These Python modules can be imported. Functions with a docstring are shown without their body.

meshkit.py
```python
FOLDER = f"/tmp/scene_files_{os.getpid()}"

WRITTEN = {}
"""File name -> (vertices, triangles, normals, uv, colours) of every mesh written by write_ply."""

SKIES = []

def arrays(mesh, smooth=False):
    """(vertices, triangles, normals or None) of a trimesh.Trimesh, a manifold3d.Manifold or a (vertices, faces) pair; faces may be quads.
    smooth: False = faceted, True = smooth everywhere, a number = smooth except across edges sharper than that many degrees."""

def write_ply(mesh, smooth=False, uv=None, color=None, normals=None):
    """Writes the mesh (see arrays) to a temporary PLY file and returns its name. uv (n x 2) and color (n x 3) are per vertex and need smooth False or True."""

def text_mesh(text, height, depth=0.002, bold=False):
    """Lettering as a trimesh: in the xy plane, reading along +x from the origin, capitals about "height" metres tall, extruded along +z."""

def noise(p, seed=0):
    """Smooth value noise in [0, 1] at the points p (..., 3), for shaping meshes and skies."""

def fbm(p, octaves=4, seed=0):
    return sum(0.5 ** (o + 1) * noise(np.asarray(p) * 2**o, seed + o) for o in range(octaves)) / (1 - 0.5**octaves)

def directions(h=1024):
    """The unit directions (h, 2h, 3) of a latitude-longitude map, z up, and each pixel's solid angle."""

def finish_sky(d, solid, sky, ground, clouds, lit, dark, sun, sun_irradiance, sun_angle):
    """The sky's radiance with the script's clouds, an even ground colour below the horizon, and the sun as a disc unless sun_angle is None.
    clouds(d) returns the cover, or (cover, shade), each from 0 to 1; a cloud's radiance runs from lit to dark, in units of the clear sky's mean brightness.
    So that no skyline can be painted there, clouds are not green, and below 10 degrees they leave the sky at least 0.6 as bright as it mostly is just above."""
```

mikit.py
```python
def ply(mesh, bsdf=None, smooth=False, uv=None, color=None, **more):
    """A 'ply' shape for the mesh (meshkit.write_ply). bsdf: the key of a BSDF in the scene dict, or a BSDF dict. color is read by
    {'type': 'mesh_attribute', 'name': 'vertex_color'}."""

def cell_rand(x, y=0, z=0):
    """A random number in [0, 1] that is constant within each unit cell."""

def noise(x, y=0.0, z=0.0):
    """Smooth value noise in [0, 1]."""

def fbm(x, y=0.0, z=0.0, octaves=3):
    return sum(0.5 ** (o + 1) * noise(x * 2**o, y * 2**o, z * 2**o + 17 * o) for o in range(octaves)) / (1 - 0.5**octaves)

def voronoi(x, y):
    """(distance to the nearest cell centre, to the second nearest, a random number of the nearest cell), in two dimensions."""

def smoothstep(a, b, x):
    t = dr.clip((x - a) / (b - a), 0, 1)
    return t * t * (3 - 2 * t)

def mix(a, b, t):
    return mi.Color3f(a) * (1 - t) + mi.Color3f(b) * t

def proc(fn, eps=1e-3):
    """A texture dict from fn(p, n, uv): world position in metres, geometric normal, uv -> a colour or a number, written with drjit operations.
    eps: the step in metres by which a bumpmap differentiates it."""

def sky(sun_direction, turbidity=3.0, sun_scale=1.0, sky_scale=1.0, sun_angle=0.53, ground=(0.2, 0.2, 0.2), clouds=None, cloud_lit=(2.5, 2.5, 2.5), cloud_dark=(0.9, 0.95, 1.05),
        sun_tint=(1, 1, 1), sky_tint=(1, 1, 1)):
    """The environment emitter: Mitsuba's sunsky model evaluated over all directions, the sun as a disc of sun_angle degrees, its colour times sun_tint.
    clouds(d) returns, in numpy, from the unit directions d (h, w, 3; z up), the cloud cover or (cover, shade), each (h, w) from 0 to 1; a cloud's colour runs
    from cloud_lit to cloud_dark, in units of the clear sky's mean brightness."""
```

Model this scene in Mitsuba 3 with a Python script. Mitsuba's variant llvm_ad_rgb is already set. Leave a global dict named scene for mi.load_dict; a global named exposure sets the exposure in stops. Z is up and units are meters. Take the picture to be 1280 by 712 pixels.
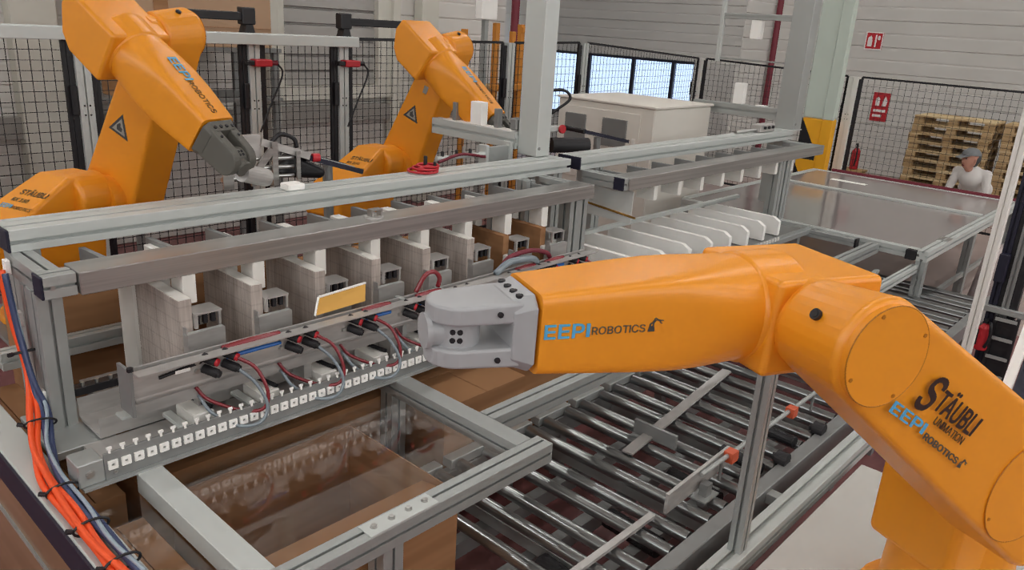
import math, random
import numpy as np, trimesh, manifold3d as m3, mitsuba as mi, mikit, meshkit
import drjit as dr
from shapely.geometry import Polygon, box as sbox
from shapely import affinity
from mikit import noise, fbm, smoothstep, mix, cell_rand
rng = random.Random(7)

# ------------------------------------------------------------------ camera, light, exposure
RC = np.array([[0.67882547, -0.731877, 0.05959896], [-0.19419922, -0.25721017, -0.94664122], [0.70815439, 0.6310301, -0.31673076]])
CAM = np.array([0, 0, 2.5])
FPX = 974.754
c2w = np.eye(4)
c2w[:3, 0], c2w[:3, 1], c2w[:3, 2], c2w[:3, 3] = -RC[0], -RC[1], RC[2], CAM
scene = {'type': 'scene'}
labels = {}
scene['camera'] = {'type': 'perspective', 'fov': math.degrees(2 * math.atan(640 / FPX)), 'fov_axis': 'x', 'near_clip': 0.02,
                   'far_clip': 200.0, 'to_world': mi.ScalarTransform4f(c2w.tolist())}
exposure = 0.12
LAMP = [21.0, 20.6, 20.0]        # radiance of the long ceiling luminaires
WINDOW = [.52, .74, 1.1]    # daylight in the translucent strip windows
DAYLIGHT = [2.3, 2.35, 2.4]     # translucent daylight bands high on the walls behind the camera
LAMPS_AT = [(x, y) for x in (-2.5, 1.5, 5.5, 9.5, 13.5) for y in (-4.5, 0.6, 6.2)]

# ------------------------------------------------------------------ materials
def rgb(h):
    v = [int(h[i:i + 2], 16) / 255 for i in (0, 2, 4)]
    return [x / 12.92 if x < .04045 else ((x + .055) / 1.055) ** 2.4 for x in v]
def tex(h):
    return {'type': 'rgb', 'value': rgb(h)} if isinstance(h, str) else h
def mat(name, col, rough=.5, metal=0., spec=.5, coat=0., bump=None):
    b = {'type': 'principled', 'base_color': tex(col), 'roughness': rough, 'metallic': metal, 'specular': spec}
    if coat: b['clearcoat'] = coat; b['clearcoat_gloss'] = .85
    if bump: b = {'type': 'bumpmap', 'arbitrary': mikit.proc(bump[0], 2e-3), 'scale': bump[1], 'b': b}
    scene['m_' + name] = {'type': 'twosided', 'b': b}
def speckle(a, b, sx, sy, sz, lo=.3, hi=.7):
    A, B = rgb(a), rgb(b)
    return mikit.proc(lambda p, n, uv: mix(A, B, smoothstep(lo, hi, fbm(p.x * sx, p.y * sy, p.z * sz))))
mat('alu', 'a9adab', .42, .55)
mat('alu_light', 'c2c7c4', .45, .35)
mat('alu_dark', '8b8d8c', .45, .5)
mat('steel', speckle('9b9a97', 'aba9a6', 1.5, 9, 60), .28, .75)
mat('steel_dull', speckle('b0aeab', 'bdbbb8', 8, 8, 30), .40, .5)
mat('roller', '989b9b', .22, .92)
mat('bolt', 'b5b5b2', .3, .9)
mat('black', '17171b', .45)
mat('rubber', '1d1c1f', .6)
mat('navy', '17182b', .45)
mat('orange', 'dc8c1e', .36, 0, .5, .25)
mat('orange_rack', 'c98432', .5)
mat('orange_dark', '4a3210', .6)
mat('wrist', '9a9c9e', .35, 0, .5, .3)
mat('wrist_dark', '56554f', .5)
mat('white', 'dedcd6', .5)
mat('white_bright', 'f0f0ec', .5)
mat('pom', 'dad9d3', .45)
mat('plinth', 'bab8b2', .6)
mat('cabinet', 'd3cfc6', .5)
mat('cable_orange', 'e8521e', .4)
mat('cable_blue', '3b4668', .35)
mat('cable_grey', '8fa0ab', .2, 0, .8)
mat('hose_red', '7c1f28', .25, 0, .8)
mat('hose_blue', '2f6fc0', .25, 0, .8)
mat('hose_smoke', '77838a', .2, 0, .8)
mat('red', 'b3222c', .45)
mat('red_dark', '6e2230', .5)
mat('sign_white', 'e6dede', .5)
mat('logo_blue', '4e9cc4', .5)
mat('logo_dark', '3a3a3a', .5)
mat('text_black', '2a1712', .5)
mat('grey_tag', '8f8f88', .5)
mat('orange_tab', 'c2583a', .45)
mat('gold', 'a67d3f', .3, .85)
mat('yellow', 'e9a81e', .5)
mat('column', 'bdc9bf', .55)
def floor_paint_and_light(p, n, uv):
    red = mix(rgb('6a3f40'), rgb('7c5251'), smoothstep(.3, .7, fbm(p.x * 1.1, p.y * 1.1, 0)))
    return mix(red, mix(rgb('9c8c87'), rgb('a99a95'), fbm(p.x * 2., p.y * 2., 3)), smoothstep(8.35, 8.36, p.x))  # farther floor turns pale grey: its brighter light is put into the colour
mat('floor', mikit.proc(floor_paint_and_light), .45)
mat('wall', speckle('c3c2be', 'cac9c5', .5, .5, .5), .6)
mat('wall_grey', speckle('cbc9c4', 'd2d0cb', .5, .5, .5), .6)
mat('wall_pale', 'c9c8be', .6)
mat('slat_grey', '9f9d99', .6)
mat('shade', '8d8a85', .6)
mat('ceiling', 'd8d6d1', .8)
mat('hardboard', speckle('75593f', '80634a', 1.5, 1.5, 9), .18)
mat('seam', 'a3650c', .5)
mat('cardboard', speckle('8f6643', '9d7450', 1.2, 1.2, 14), .75)
mat('cardboard_tan', 'a98b70', .75)
mat('wood', speckle('b59a72', '94764f', 3, 3, 22), .7)
mat('wood_pale', speckle('c9b48c', 'a98d64', 3, 3, 22), .7)
mat('smoked', '7f7977', .09, 0, .6)
mat('skin', 'b07f6c', .55)
mat('cloth_white', 'c9c6c2', .8)
mat('cloth_grey', '6f7274', .8)
mat('sack', speckle('968a88', 'b0a5a3', 6, 6, 6), .6)
def card_edges(p, n, uv):
    s = p.x * .8 + p.y
    a = noise(s * 26., p.z * 5.) * .45 + noise(s * 190., p.z * 9.) * .55
    l = smoothstep(.80, .95, dr.abs(p.z * 16. - dr.floor(p.z * 16.) - .5) * 2)
    t = a * .75 + .2 - l * .13
    return mix(rgb('857a73'), rgb('c6bcb4'), t)
mat('card_edges', mikit.proc(card_edges), .65)
scene['m_poly'] = {'type': 'thindielectric', 'int_ior': 1.38}
scene['m_clear'] = {'type': 'thindielectric', 'int_ior': 1.45}
mat('frosted', 'c6c9c6', .25)

# ------------------------------------------------------------------ helpers
used = {}
def uniq(k):
    n = used.get(k, -1) + 1
    used[k] = n
    return k if n == 0 else f'{k}_{n:03d}'
def cat(ms):
    return trimesh.util.concatenate([tri(m) for m in ms])
def tri(m):
    if isinstance(m, m3.Manifold):
        q = m.to_mesh()
        return trimesh.Trimesh(q.vert_properties[:, :3], q.tri_verts, process=False)
    return m
def tag(k, label=None, category=None, group=None, kind=None):
    d = {a: b for a, b in (('label', label), ('category', category), ('group', group), ('kind', kind)) if b}
    if d: labels[k] = d
def thing(name, label, category, group=None):
    k = uniq(name); tag(k, label, category, group); return k
def obj(name, mesh, m, label=None, category=None, group=None, kind=None, smooth=False):
    k = uniq(name); scene[k] = mikit.ply(tri(mesh), 'm_' + m, smooth=smooth); tag(k, label, category, group, kind); return k
def part(parent, name, mesh, m, label=None, smooth=False, kind=None, **more):
    k = uniq(parent + '__' + name); d = mikit.ply(tri(mesh), 'm_' + m, smooth=smooth); d.update(more); scene[k] = d
    tag(k, label, kind=kind); return k
_ply = {}
def share(parent, name, ident, make, m, shift, smooth=False, R=None):
    """a repeat that reuses one ply with its own to_world"""
    if ident not in _ply: _ply[ident] = mikit.ply(tri(make()), 'm_' + m, smooth=smooth)
    k = uniq(parent + '__' + name if parent else name)
    t = np.eye(4); t[:3, 3] = shift
    if R is not None: t[:3, :3] = R
    scene[k] = {**_ply[ident], 'to_world': mi.ScalarTransform4f(t.tolist())}
    return k
def B(x0, x1, y0, y1, z0, z1, bev=0.0):
    """box, with bevelled edges if asked"""
    x0, x1, y0, y1, z0, z1 = min(x0, x1), max(x0, x1), min(y0, y1), max(y0, y1), min(z0, z1), max(z0, z1)
    if not bev: return trimesh.creation.box(bounds=[[x0, y0, z0], [x1, y1, z1]])
    p = []
    for x, sx in ((x0, 1), (x1, -1)):
        for y, sy in ((y0, 1), (y1, -1)):
            for z, sz in ((z0, 1), (z1, -1)):
                p += [(x, y + sy * bev, z + sz * bev), (x + sx * bev, y, z + sz * bev), (x + sx * bev, y + sy * bev, z)]
    return tri(m3.Manifold.hull_points(np.array(p)))
def frame_of(d, up=(0, 0, 1)):
    d = np.asarray(d, float); d = d / np.linalg.norm(d)
    u = np.asarray(up, float)
    if abs(d @ u) > .95: u = np.array([1., 0, 0])
    y = np.cross(u, d); y /= np.linalg.norm(y)
    return np.stack([d, y, np.cross(d, y)], 1)        # columns: along, side, up
def xf(mesh, R=None, t=(0, 0, 0)):
    m = tri(mesh).copy(); T = np.eye(4)
    if R is not None: T[:3, :3] = R
    T[:3, 3] = t; m.apply_transform(T); return m
def slot_profile(w, h, slots_w=(0,), slots_h=(0,), sw=.012, sd=.014):
    """aluminium extrusion section, width w (side) x height h (up), a T-slot opening at each given offset of every face"""
    s = sbox(-w / 2, -h / 2, w / 2, h / 2).buffer(-.003).buffer(.003, quad_segs=2)
    cut = lambda x0, y0, x1, y1: sbox(min(x0, x1), min(y0, y1), max(x0, x1), max(y0, y1))
    for o in slots_w:       # narrow mouth, wider hollow behind it
        for sg in (-1, 1):
            s = s.difference(cut(o - sw / 2, sg * (h / 2 - .005), o + sw / 2, sg * (h / 2 + .01)))
            s = s.difference(cut(o - sw * .95, sg * (h / 2 - .0045 - sd), o + sw * .95, sg * (h / 2 - .0045)))
    for o in slots_h:
        for sg in (-1, 1):
            s = s.difference(cut(sg * (w / 2 - .005), o - sw / 2, sg * (w / 2 + .01), o + sw / 2))
            s = s.difference(cut(sg * (w / 2 - .0045 - sd), o - sw * .95, sg * (w / 2 - .0045), o + sw * .95))
    if s.geom_type != 'Polygon': s = max(s.geoms, key=lambda g: g.area)
    return s
def ext(poly, p0, p1, up=(0, 0, 1)):
    """extrude a section (x = side, y = up) from p0 to p1"""
    p0, p1 = np.asarray(p0, float), np.asarray(p1, float)
    L = np.linalg.norm(p1 - p0); F = frame_of(p1 - p0, up)
    m = trimesh.creation.extrude_polygon(poly, L, engine='earcut')
    R = np.stack([F[:, 1], F[:, 2], F[:, 0]], 1)
    return xf(m, R, p0)
def profX(x0, x1, y0, y1, z0, z1, **k):
    return ext(slot_profile(y1 - y0, z1 - z0, **k), (x0, (y0 + y1) / 2, (z0 + z1) / 2), (x1, (y0 + y1) / 2, (z0 + z1) / 2))
def profY(x0, x1, y0, y1, z0, z1, **k):
    return ext(slot_profile(x1 - x0, z1 - z0, **k), ((x0 + x1) / 2, y0, (z0 + z1) / 2), ((x0 + x1) / 2, y1, (z0 + z1) / 2))
def profZ(x0, x1, y0, y1, z0, z1, **k):
    return ext(slot_profile(y1 - y0, x1 - x0, **k), ((x0 + x1) / 2, (y0 + y1) / 2, z0), ((x0 + x1) / 2, (y0 + y1) / 2, z1), up=(1, 0, 0))
def cyl(p0, p1, r, n=20, r1=None):
    p0, p1 = np.asarray(p0, float), np.asarray(p1, float); F = frame_of(p1 - p0)
    a = np.linspace(0, 2 * np.pi, n, endpoint=False)
    ring = np.cos(a)[:, None] * F[:, 1] + np.sin(a)[:, None] * F[:, 2]
    v = np.vstack([p0 + ring * r, p1 + ring * (r if r1 is None else r1), [p0], [p1]])
    i = np.arange(n); j = (i + 1) % n
    f = np.vstack([np.stack([i, j, j + n], 1), np.stack([i, j + n, i + n], 1), np.stack([j, i, i * 0 + 2 * n], 1), np.stack([i + n, j + n, i * 0 + 2 * n + 1], 1)])
    return trimesh.Trimesh(v, f, process=False)
def curve(pts, k=8):
    P = np.asarray(pts, float); P = np.vstack([2 * P[0] - P[1], P, 2 * P[-1] - P[-2]]); out = []
    for i in range(1, len(P) - 2):
        for t in np.linspace(0, 1, k, endpoint=False):
            a, b, c, d = P[i - 1:i + 3]
            out.append(.5 * (2 * b + (c - a) * t + (2 * a - 5 * b + 4 * c - d) * t * t + (3 * b - a - 3 * c + d) * t ** 3))
    return np.array(out + [P[-2]])
def tube(pts, r, n=8, k=8):
    P = curve(pts, k) if k else np.asarray(pts, float)
    T = np.gradient(P, axis=0); T /= np.linalg.norm(T, axis=1, keepdims=True)
    u = np.cross(T[0], [0.31, 0.2, .9]); u /= np.linalg.norm(u); rings = []
    a = np.linspace(0, 2 * np.pi, n, endpoint=False)
    for p, t in zip(P, T):
        u = u - t * (u @ t); u /= np.linalg.norm(u); w = np.cross(t, u)
        rings.append(p + r * (np.cos(a)[:, None] * u + np.sin(a)[:, None] * w))
    v = np.vstack(rings + [[P[0]], [P[-1]]]); m = len(P); f = []
    for s in range(m - 1):
        for i in range(n):
            j = (i + 1) % n; f += [(s * n + i, s * n + j, s * n + n + j), (s * n + i, s * n + n + j, s * n + n + i)]
    for i in range(n):
        j = (i + 1) % n; f += [(m * n, j, i), (m * n + 1, (m - 1) * n + i, (m - 1) * n + j)]
    return trimesh.Trimesh(v, np.array(f), process=False)
_sph = trimesh.creation.icosphere(2).vertices
def rhull(pts, r):
    """hull of little spheres: a convex body with rounded edges"""
    P = np.asarray(pts, float)
    return tri(m3.Manifold.hull_points((P[:, None, :] + r * _sph[None]).reshape(-1, 3)))
def circle(c, r, ax, n=28):
    F = frame_of(ax); a = np.linspace(0, 2 * np.pi, n, endpoint=False)
    return np.asarray(c, float) + r * (np.cos(a)[:, None] * F[:, 1] + np.sin(a)[:, None] * F[:, 2])
def ring(c, r, rr, ax, n=40):
    F = frame_of(ax); a = np.linspace(0, 2 * np.pi, n + 1)
    return tube(np.asarray(c, float) + r * (np.cos(a)[:, None] * F[:, 1] + np.sin(a)[:, None] * F[:, 2]), rr, 6, 0)
def plate_poly(poly, thick, R, t):
    """flat piece: poly in a plane (columns of R: x, y, normal), thickness along the normal"""
    gs = getattr(poly, 'geoms', [poly])
    return xf(cat([trimesh.creation.extrude_polygon(g, thick, engine='earcut') for g in gs]), R, t)
def word(text, h, depth, bold):
    """lettering whose capital I is a plain bar"""
    out, x = [], 0.
    for i, c in enumerate(text.split('I')):
        if i:
            w = h * (.22 if bold else .13); x += h * .10
            out.append(B(x, x + w, 0, h, 0, depth)); x += w + h * .16
        if c:
            m = meshkit.text_mesh(c, h, depth, bold); m.apply_translation((x - m.bounds[0][0], 0, 0)); out.append(m); x = m.bounds[1][0]
    return cat(out)
def lettering(text, height, R, t, bold=False, sx=1.0, depth=.0012, shear=0.):
    m = word(text, height, depth, bold)
    m.vertices[:, 0] = m.vertices[:, 0] * sx + shear * m.vertices[:, 1]
    return xf(m, R, t), m.bounds[1][0]
def hexbolt(c, ax, r=.008, h=.006):
    c = np.asarray(c, float); ax = np.asarray(ax, float)
    return cat([cyl(c, c + ax * h * .4, r * 1.25, 14), cyl(c + ax * h * .4, c + ax * h, r, 6)])
X, Y, Z = np.eye(3)

# ------------------------------------------------------------------ the hall
FZ = 0.0
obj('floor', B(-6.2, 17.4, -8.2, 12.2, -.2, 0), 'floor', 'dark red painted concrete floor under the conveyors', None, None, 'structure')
obj('ceiling', B(-6.2, 17.4, -8.2, 12.2, 6.5, 6.6), 'ceiling', 'pale hall ceiling', None, None, 'structure')
def cladding(name, p0, p1, z0, z1, step, m, inward, thick=.12):
    """a wall of horizontal sheet-metal boards, each board a piece with a shallow groove below it"""
    p0, p1 = np.array([*p0, 0.]), np.array([*p1, 0.]); d = p1 - p0; L = np.linalg.norm(d); d /= L
    n = np.array([*inward, 0.])
    obj(name, tri(m3.Manifold.hull_points(np.array([q + s for q in (p0 - n * .01, p1 - n * .01, p0 - n * thick, p1 - n * thick) for s in (Z * z0, Z * z1)]))), 'shade', None, None, None, 'structure')
    z = z0
    while z < z1 - .02:
        h = min(step, z1 - z)
        prof = Polygon([(-.01, 0), (.012, .012), (.012, h * .45), (.004, h * .5), (.012, h * .55), (.012, h - .012), (-.01, h)])
        F = np.stack([n, Z, np.cross(n, Z)], 1)
        s = 1 if F[:, 2] @ d > 0 else -1
        mm = trimesh.creation.extrude_polygon(prof, L, engine='earcut')
        o = (p0 if s > 0 else p1) + Z * z
        part(name, 'cladding_board', xf(mm, F, o), m)
        z += h
cladding('wall_left', (-6, 8.5), (9.0, 8.5), 0, 6.5, .42, 'wall_grey', (0, -1))
cladding('wall_recess', (9.0, 8.5), (9.0, 12.0), 0, 6.5, .9, 'wall', (1, 0))
cladding('wall_recess_end', (9.0, 12.0), (13.5, 12.0), 0, 6.5, .9, 'wall', (0, -1))
cladding('wall_jog', (13.5, 6.9), (17.0, 6.9), 0, 6.5, .42, 'wall', (0, -1))
cladding('wall_far', (17.0, -8), (17.0, 6.9), 0, 6.5, .5, 'wall', (-1, 0))
cladding('wall_right', (-6, -8), (17.0, -8), 0, 6.5, .9, 'wall', (0, 1))
cladding('wall_rear', (-6, -8), (-6, 8.5), 0, 6.5, .9, 'wall', (1, 0))
# far left part of the far wall: boards below and above the strip window
WZ0, WZ1 = .75, 2.02
cladding('wall_back', (13.5, 6.9), (13.5, 12.0), WZ1, 6.5, .34, 'wall', (-1, 0))
cladding('wall_back_foot', (13.5, 6.9), (13.5, 12.0), 0, WZ0, .34, 'wall', (-1, 0))
ys = [7.62, 8.22, 9.14, 10.24, 11.24, 11.96]
for i in range(5):
    k = uniq('window_%d' % (i + 1))
    obj(k, cat([B(13.44, 13.56, ys[i], ys[i] + .035, WZ0, WZ1), B(13.44, 13.56, ys[i + 1] - .035, ys[i + 1], WZ0, WZ1), B(13.45, 13.55, ys[i], ys[i + 1], WZ0, WZ0 + .04), B(13.45, 13.55, ys[i], ys[i + 1], WZ1 - .04, WZ1)]),
        'navy', 'dark framed strip window with bright bluish daylight pane', None, None, 'structure')
    pn = cat([B(13.5, 13.51, ys[i] + .035, ys[i + 1] - .035, WZ0 + .04, WZ1 - .04)])
    part(k, 'pane', pn, 'white', None, False, None, emitter={'type': 'area', 'radiance': {'type': 'rgb', 'value': WINDOW}})
obj('window_reveal', cat([B(13.4, 13.62, 6.9, 7.62, WZ0, WZ1), B(13.4, 13.62, 11.9, 12.0, WZ0, WZ1)]), 'wall', None, None, None, 'structure')
# ceiling luminaires
for x, y in LAMPS_AT:
    k = thing('ceiling_luminaire', 'long white fluorescent luminaire under the hall ceiling, outside the picture', 'lamp', 'ceiling luminaires')
    part(k, 'housing', B(x - .9, x + .9, y - .16, y + .16, 6.28, 6.36, .01), 'white')
    part(k, 'diffuser', B(x - .88, x + .88, y - .14, y + .14, 6.26, 6.279), 'white', emitter={'type': 'area', 'radiance': {'type': 'rgb', 'value': LAMP}})
    for s in (-.7, .7): part(k, 'suspension_rod', B(x + s - .01, x + s + .01, y - .01, y + .01, 6.36, 6.5), 'alu')
k = uniq('window_7')
obj(k, cat([B(-4.6, 16.6, -7.99, -7.9, 3.3, 3.38), B(-4.6, 16.6, -7.99, -7.9, 5.6, 5.68)]), 'alu', 'long daylight band high on the right wall, outside the picture', None, None, 'structure')
for x in np.arange(-4.5, 16.4, 2.1): part(k, 'pane', B(x, x + 2.0, -7.97, -7.95, 3.4, 5.6), 'white', emitter={'type': 'area', 'radiance': {'type': 'rgb', 'value': DAYLIGHT}})
k = uniq('window_8')
obj(k, cat([B(-5.99, -5.9, -7.6, 8.1, 3.3, 3.38), B(-5.99, -5.9, -7.6, 8.1, 5.6, 5.68)]), 'alu', 'long daylight band high on the rear wall, outside the picture', None, None, 'structure')
for y in np.arange(-7.5, 7.9, 2.2): part(k, 'pane', B(-5.97, -5.95, y, y + 2.1, 3.4, 5.6), 'white', emitter={'type': 'area', 'radiance': {'type': 'rgb', 'value': DAYLIGHT}})
# louvred shutter in the left wall
k = uniq('window_6')
obj(k, cat([B(5.06, 5.16, 8.36, 8.5, 1.5, 4.2), B(6.52, 6.72, 8.36, 8.5, 1.5, 4.2), B(5.06, 6.72, 8.37, 8.5, 1.48, 1.64)]), 'wall_pale', 'grey slatted shutter in a pale frame on the left wall', None, None, 'structure')
z = 1.64
while z < 4.2:
    part(k, 'slat', tri(m3.Manifold.hull_points(np.array([(x, y, zz) for x in (5.16, 6.52) for y, zz in ((8.47, z), (8.44, z + .01), (8.45, z + .15), (8.48, z + .17))]))), 'slat_grey')
    z += .18
obj('trim_1', B(-6, 9.0, 8.36, 8.475, 1.2, 1.40), 'shade', 'dark grey trunking band along the left wall', None, None, 'structure')
for i, (x0, x1, z1) in enumerate([(1.6, 2.02, 6.5), (2.35, 2.75, 6.5), (4.92, 5.06, 6.5), (6.72, 6.84, 6.5), (7.2, 7.5, 6.5), (0.2, .9, 6.5)]):
    obj('trim_%d' % (i + 2), B(x0, x1, 8.3, 8.475, 0, z1, .01), 'wall_pale', 'pale sheet-metal upright on the left wall', None, None, 'structure')

# ------------------------------------------------------------------ striped column
k = thing('column', 'pale green steel column with yellow and black hazard stripes at its foot', 'column')
cx0, cx1, cy0, cy1 = 11.95, 12.22, 4.5, 4.93
part(k, 'shaft', B(cx0, cx1, cy0, cy1, 1.42, 6.5, .02), 'column')
part(k, 'flange', B(cx0 - .02, cx0 + .04, cy0 - .05, cy0 + .12, 1.42, 6.5, .01), 'column')
part(k, 'painted_foot', B(cx0, cx1, cy0, cy1, 0, 1.42, .02), 'yellow', 'yellow painted foot')
part(k, 'flange', B(cx0 - .02, cx0 + .04, cy0 - .05, cy0 + .12, 0, 1.42, .01), 'yellow')
for s in (1.42, .72):
    pl = Polygon([(cy1, s), (cy1, s - .62), (cy0 + .14, s - .62), (cy0 + .14, s - .5)])
    part(k, 'black_stripe', plate_poly(pl, .004, np.stack([Y, Z, X], 1), X * (cx0 - .004)), 'black', 'black hazard stripe')

# ------------------------------------------------------------------ fences
def fence_post(x, y, ztop, d, label, cap=True, w=.09, m='alu_light', flanks=True):
    k = thing('fence_post', label, 'fence post')
    d = np.array([*d, 0.]) / np.linalg.norm(d); n = np.array([-d[1], d[0], 0])
    R = np.stack([d, n, Z], 1)
    part(k, 'upright', xf(profZ(-w / 2, w / 2, -w / 2, w / 2, 0, ztop), R, (x, y, 0)), m)
    part(k, 'foot_plate', xf(B(-.11, .11, -.09, .09, 0, .012, .002), R, (x, y, 0)), 'alu')
    if flanks:
        for s in (-1, 1): part(k, 'panel_bracket', xf(B(s * w / 2, s * (w / 2 + .042), -.022, .022, .06, ztop - .03, .003), R, (x, y, 0)), 'black', 'black panel frame clamp')
        for zz in (.45, ztop - .62): part(k, 'hinge_block', xf(B(-w / 2 - .05, -w / 2 - .005, -.05, -.02, zz, zz + .22, .005), R, (x, y, 0)), 'black')
    for zz in (ztop - .55, ztop - .62):
        for s in (-.02, .02): part(k, 'bolt', xf(cyl((s, -w / 2 - .004, zz), (s, -w / 2 + .002, zz), .007, 10), R, (x, y, 0)), 'black')
    return k
def mesh_panel(p0, p1, z0, t0, t1, label, cw=.05, ch=.05, r=.0028, group=None):
    """framed black wire mesh between two posts; the wires are one part"""
    k = thing('mesh_fence_panel', label, 'fence panel', group)
    p0, p1 = np.array([*p0, 0.]), np.array([*p1, 0.]); d = p1 - p0; L = np.linalg.norm(d); d /= L
    n = np.array([-d[1], d[0], 0]); R = np.stack([d, n, Z], 1); w = []
    nv = max(2, int(round(L / cw)))
    top = lambda s: t0 + (t1 - t0) * s / L
    for i in range(1, nv):
        s = L * i / nv; w.append(B(s - r, s + r, -r, r, z0, top(s)))
    hh = min(t0, t1); nh = int(round((hh - z0) / ch))
    for i in range(1, nh):
        zz = z0 + (hh - z0) * i / nh; w.append(B(0, L, -r - .004, r - .004, zz - r, zz + r))
    part(k, 'wire_mesh', xf(cat(w), R, p0), 'black', 'black square wire mesh', kind='stuff')
    part(k, 'top_rail', ext(sbox(-.014, -.014, .014, .014), p0 + Z * t0, p1 + Z * t1), 'black')
    part(k, 'bottom_rail', ext(sbox(-.014, -.014, .014, .014), p0 + Z * z0, p1 + Z * z0), 'black')
    for q, t in ((p0, t0), (p1, t1)): part(k, 'side_rail', B(q[0] - .014, q[0] + .014, q[1] - .014, q[1] + .014, z0, t), 'black')
FL = [(-1.4, 6.5, 2.28), (2.27, 6.5, 2.27), (3.68, 6.5, 2.27), (4.62, 6.5, 2.27), (6.98, 6.5, 2.29), (8.55, 6.62, 2.32), (12.35, 7.02, 2.14), (12.35, 4.40, 2.06), (12.35, -1.2, 2.03)]
FN = ['grey aluminium fence post at the far left behind everything', 'grey fence post behind the elbow of the robot with the grey bolted wrist', 'grey fence post with a red latch between the two rear robots, nearer the left one',
      'grey fence post with a red latch just left of the middle robot', 'pale fence post behind the wrist of the middle robot', 'silver fence post in front of the bright strip windows', 'white fence post to the right of the cream cabinet',
      'white fence post just right of the striped column', 'fence post beyond the right edge of the picture']
for i, (x, y, zt) in enumerate(FL):
    d = (1, 0) if i < 6 else ((0, -1))
    fence_post(x, y, zt, d, FN[i], w=.14 if i in (6, 7) else .105, m='white' if i in (6, 7) else 'alu_light')
PN = ['left end mesh panel behind the first robot base', 'black wire mesh panel behind the arm of the left robot', 'black wire mesh panel between the two posts with red latches', 'black wire mesh panel behind the middle robot',
      'black wire mesh panel beside the orange rack', 'black wire mesh panel in front of the strip windows', 'black wire mesh panel between cabinet and striped column', 'black wire mesh panel in front of the pallet stack']
for i in range(8):
    a, b = FL[i], FL[i + 1]
    d = np.array([b[0] - a[0], b[1] - a[1]]); d /= np.linalg.norm(d)
    p0, p1 = np.array(a[:2]) + d * .11, np.array(b[:2]) - d * .11
    mesh_panel(p0, p1, .12, a[2], b[2], PN[i], cw=.075 if i < 4 else .09, ch=.075 if i < 4 else .09, r=.0024 if i < 4 else .0022)
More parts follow.
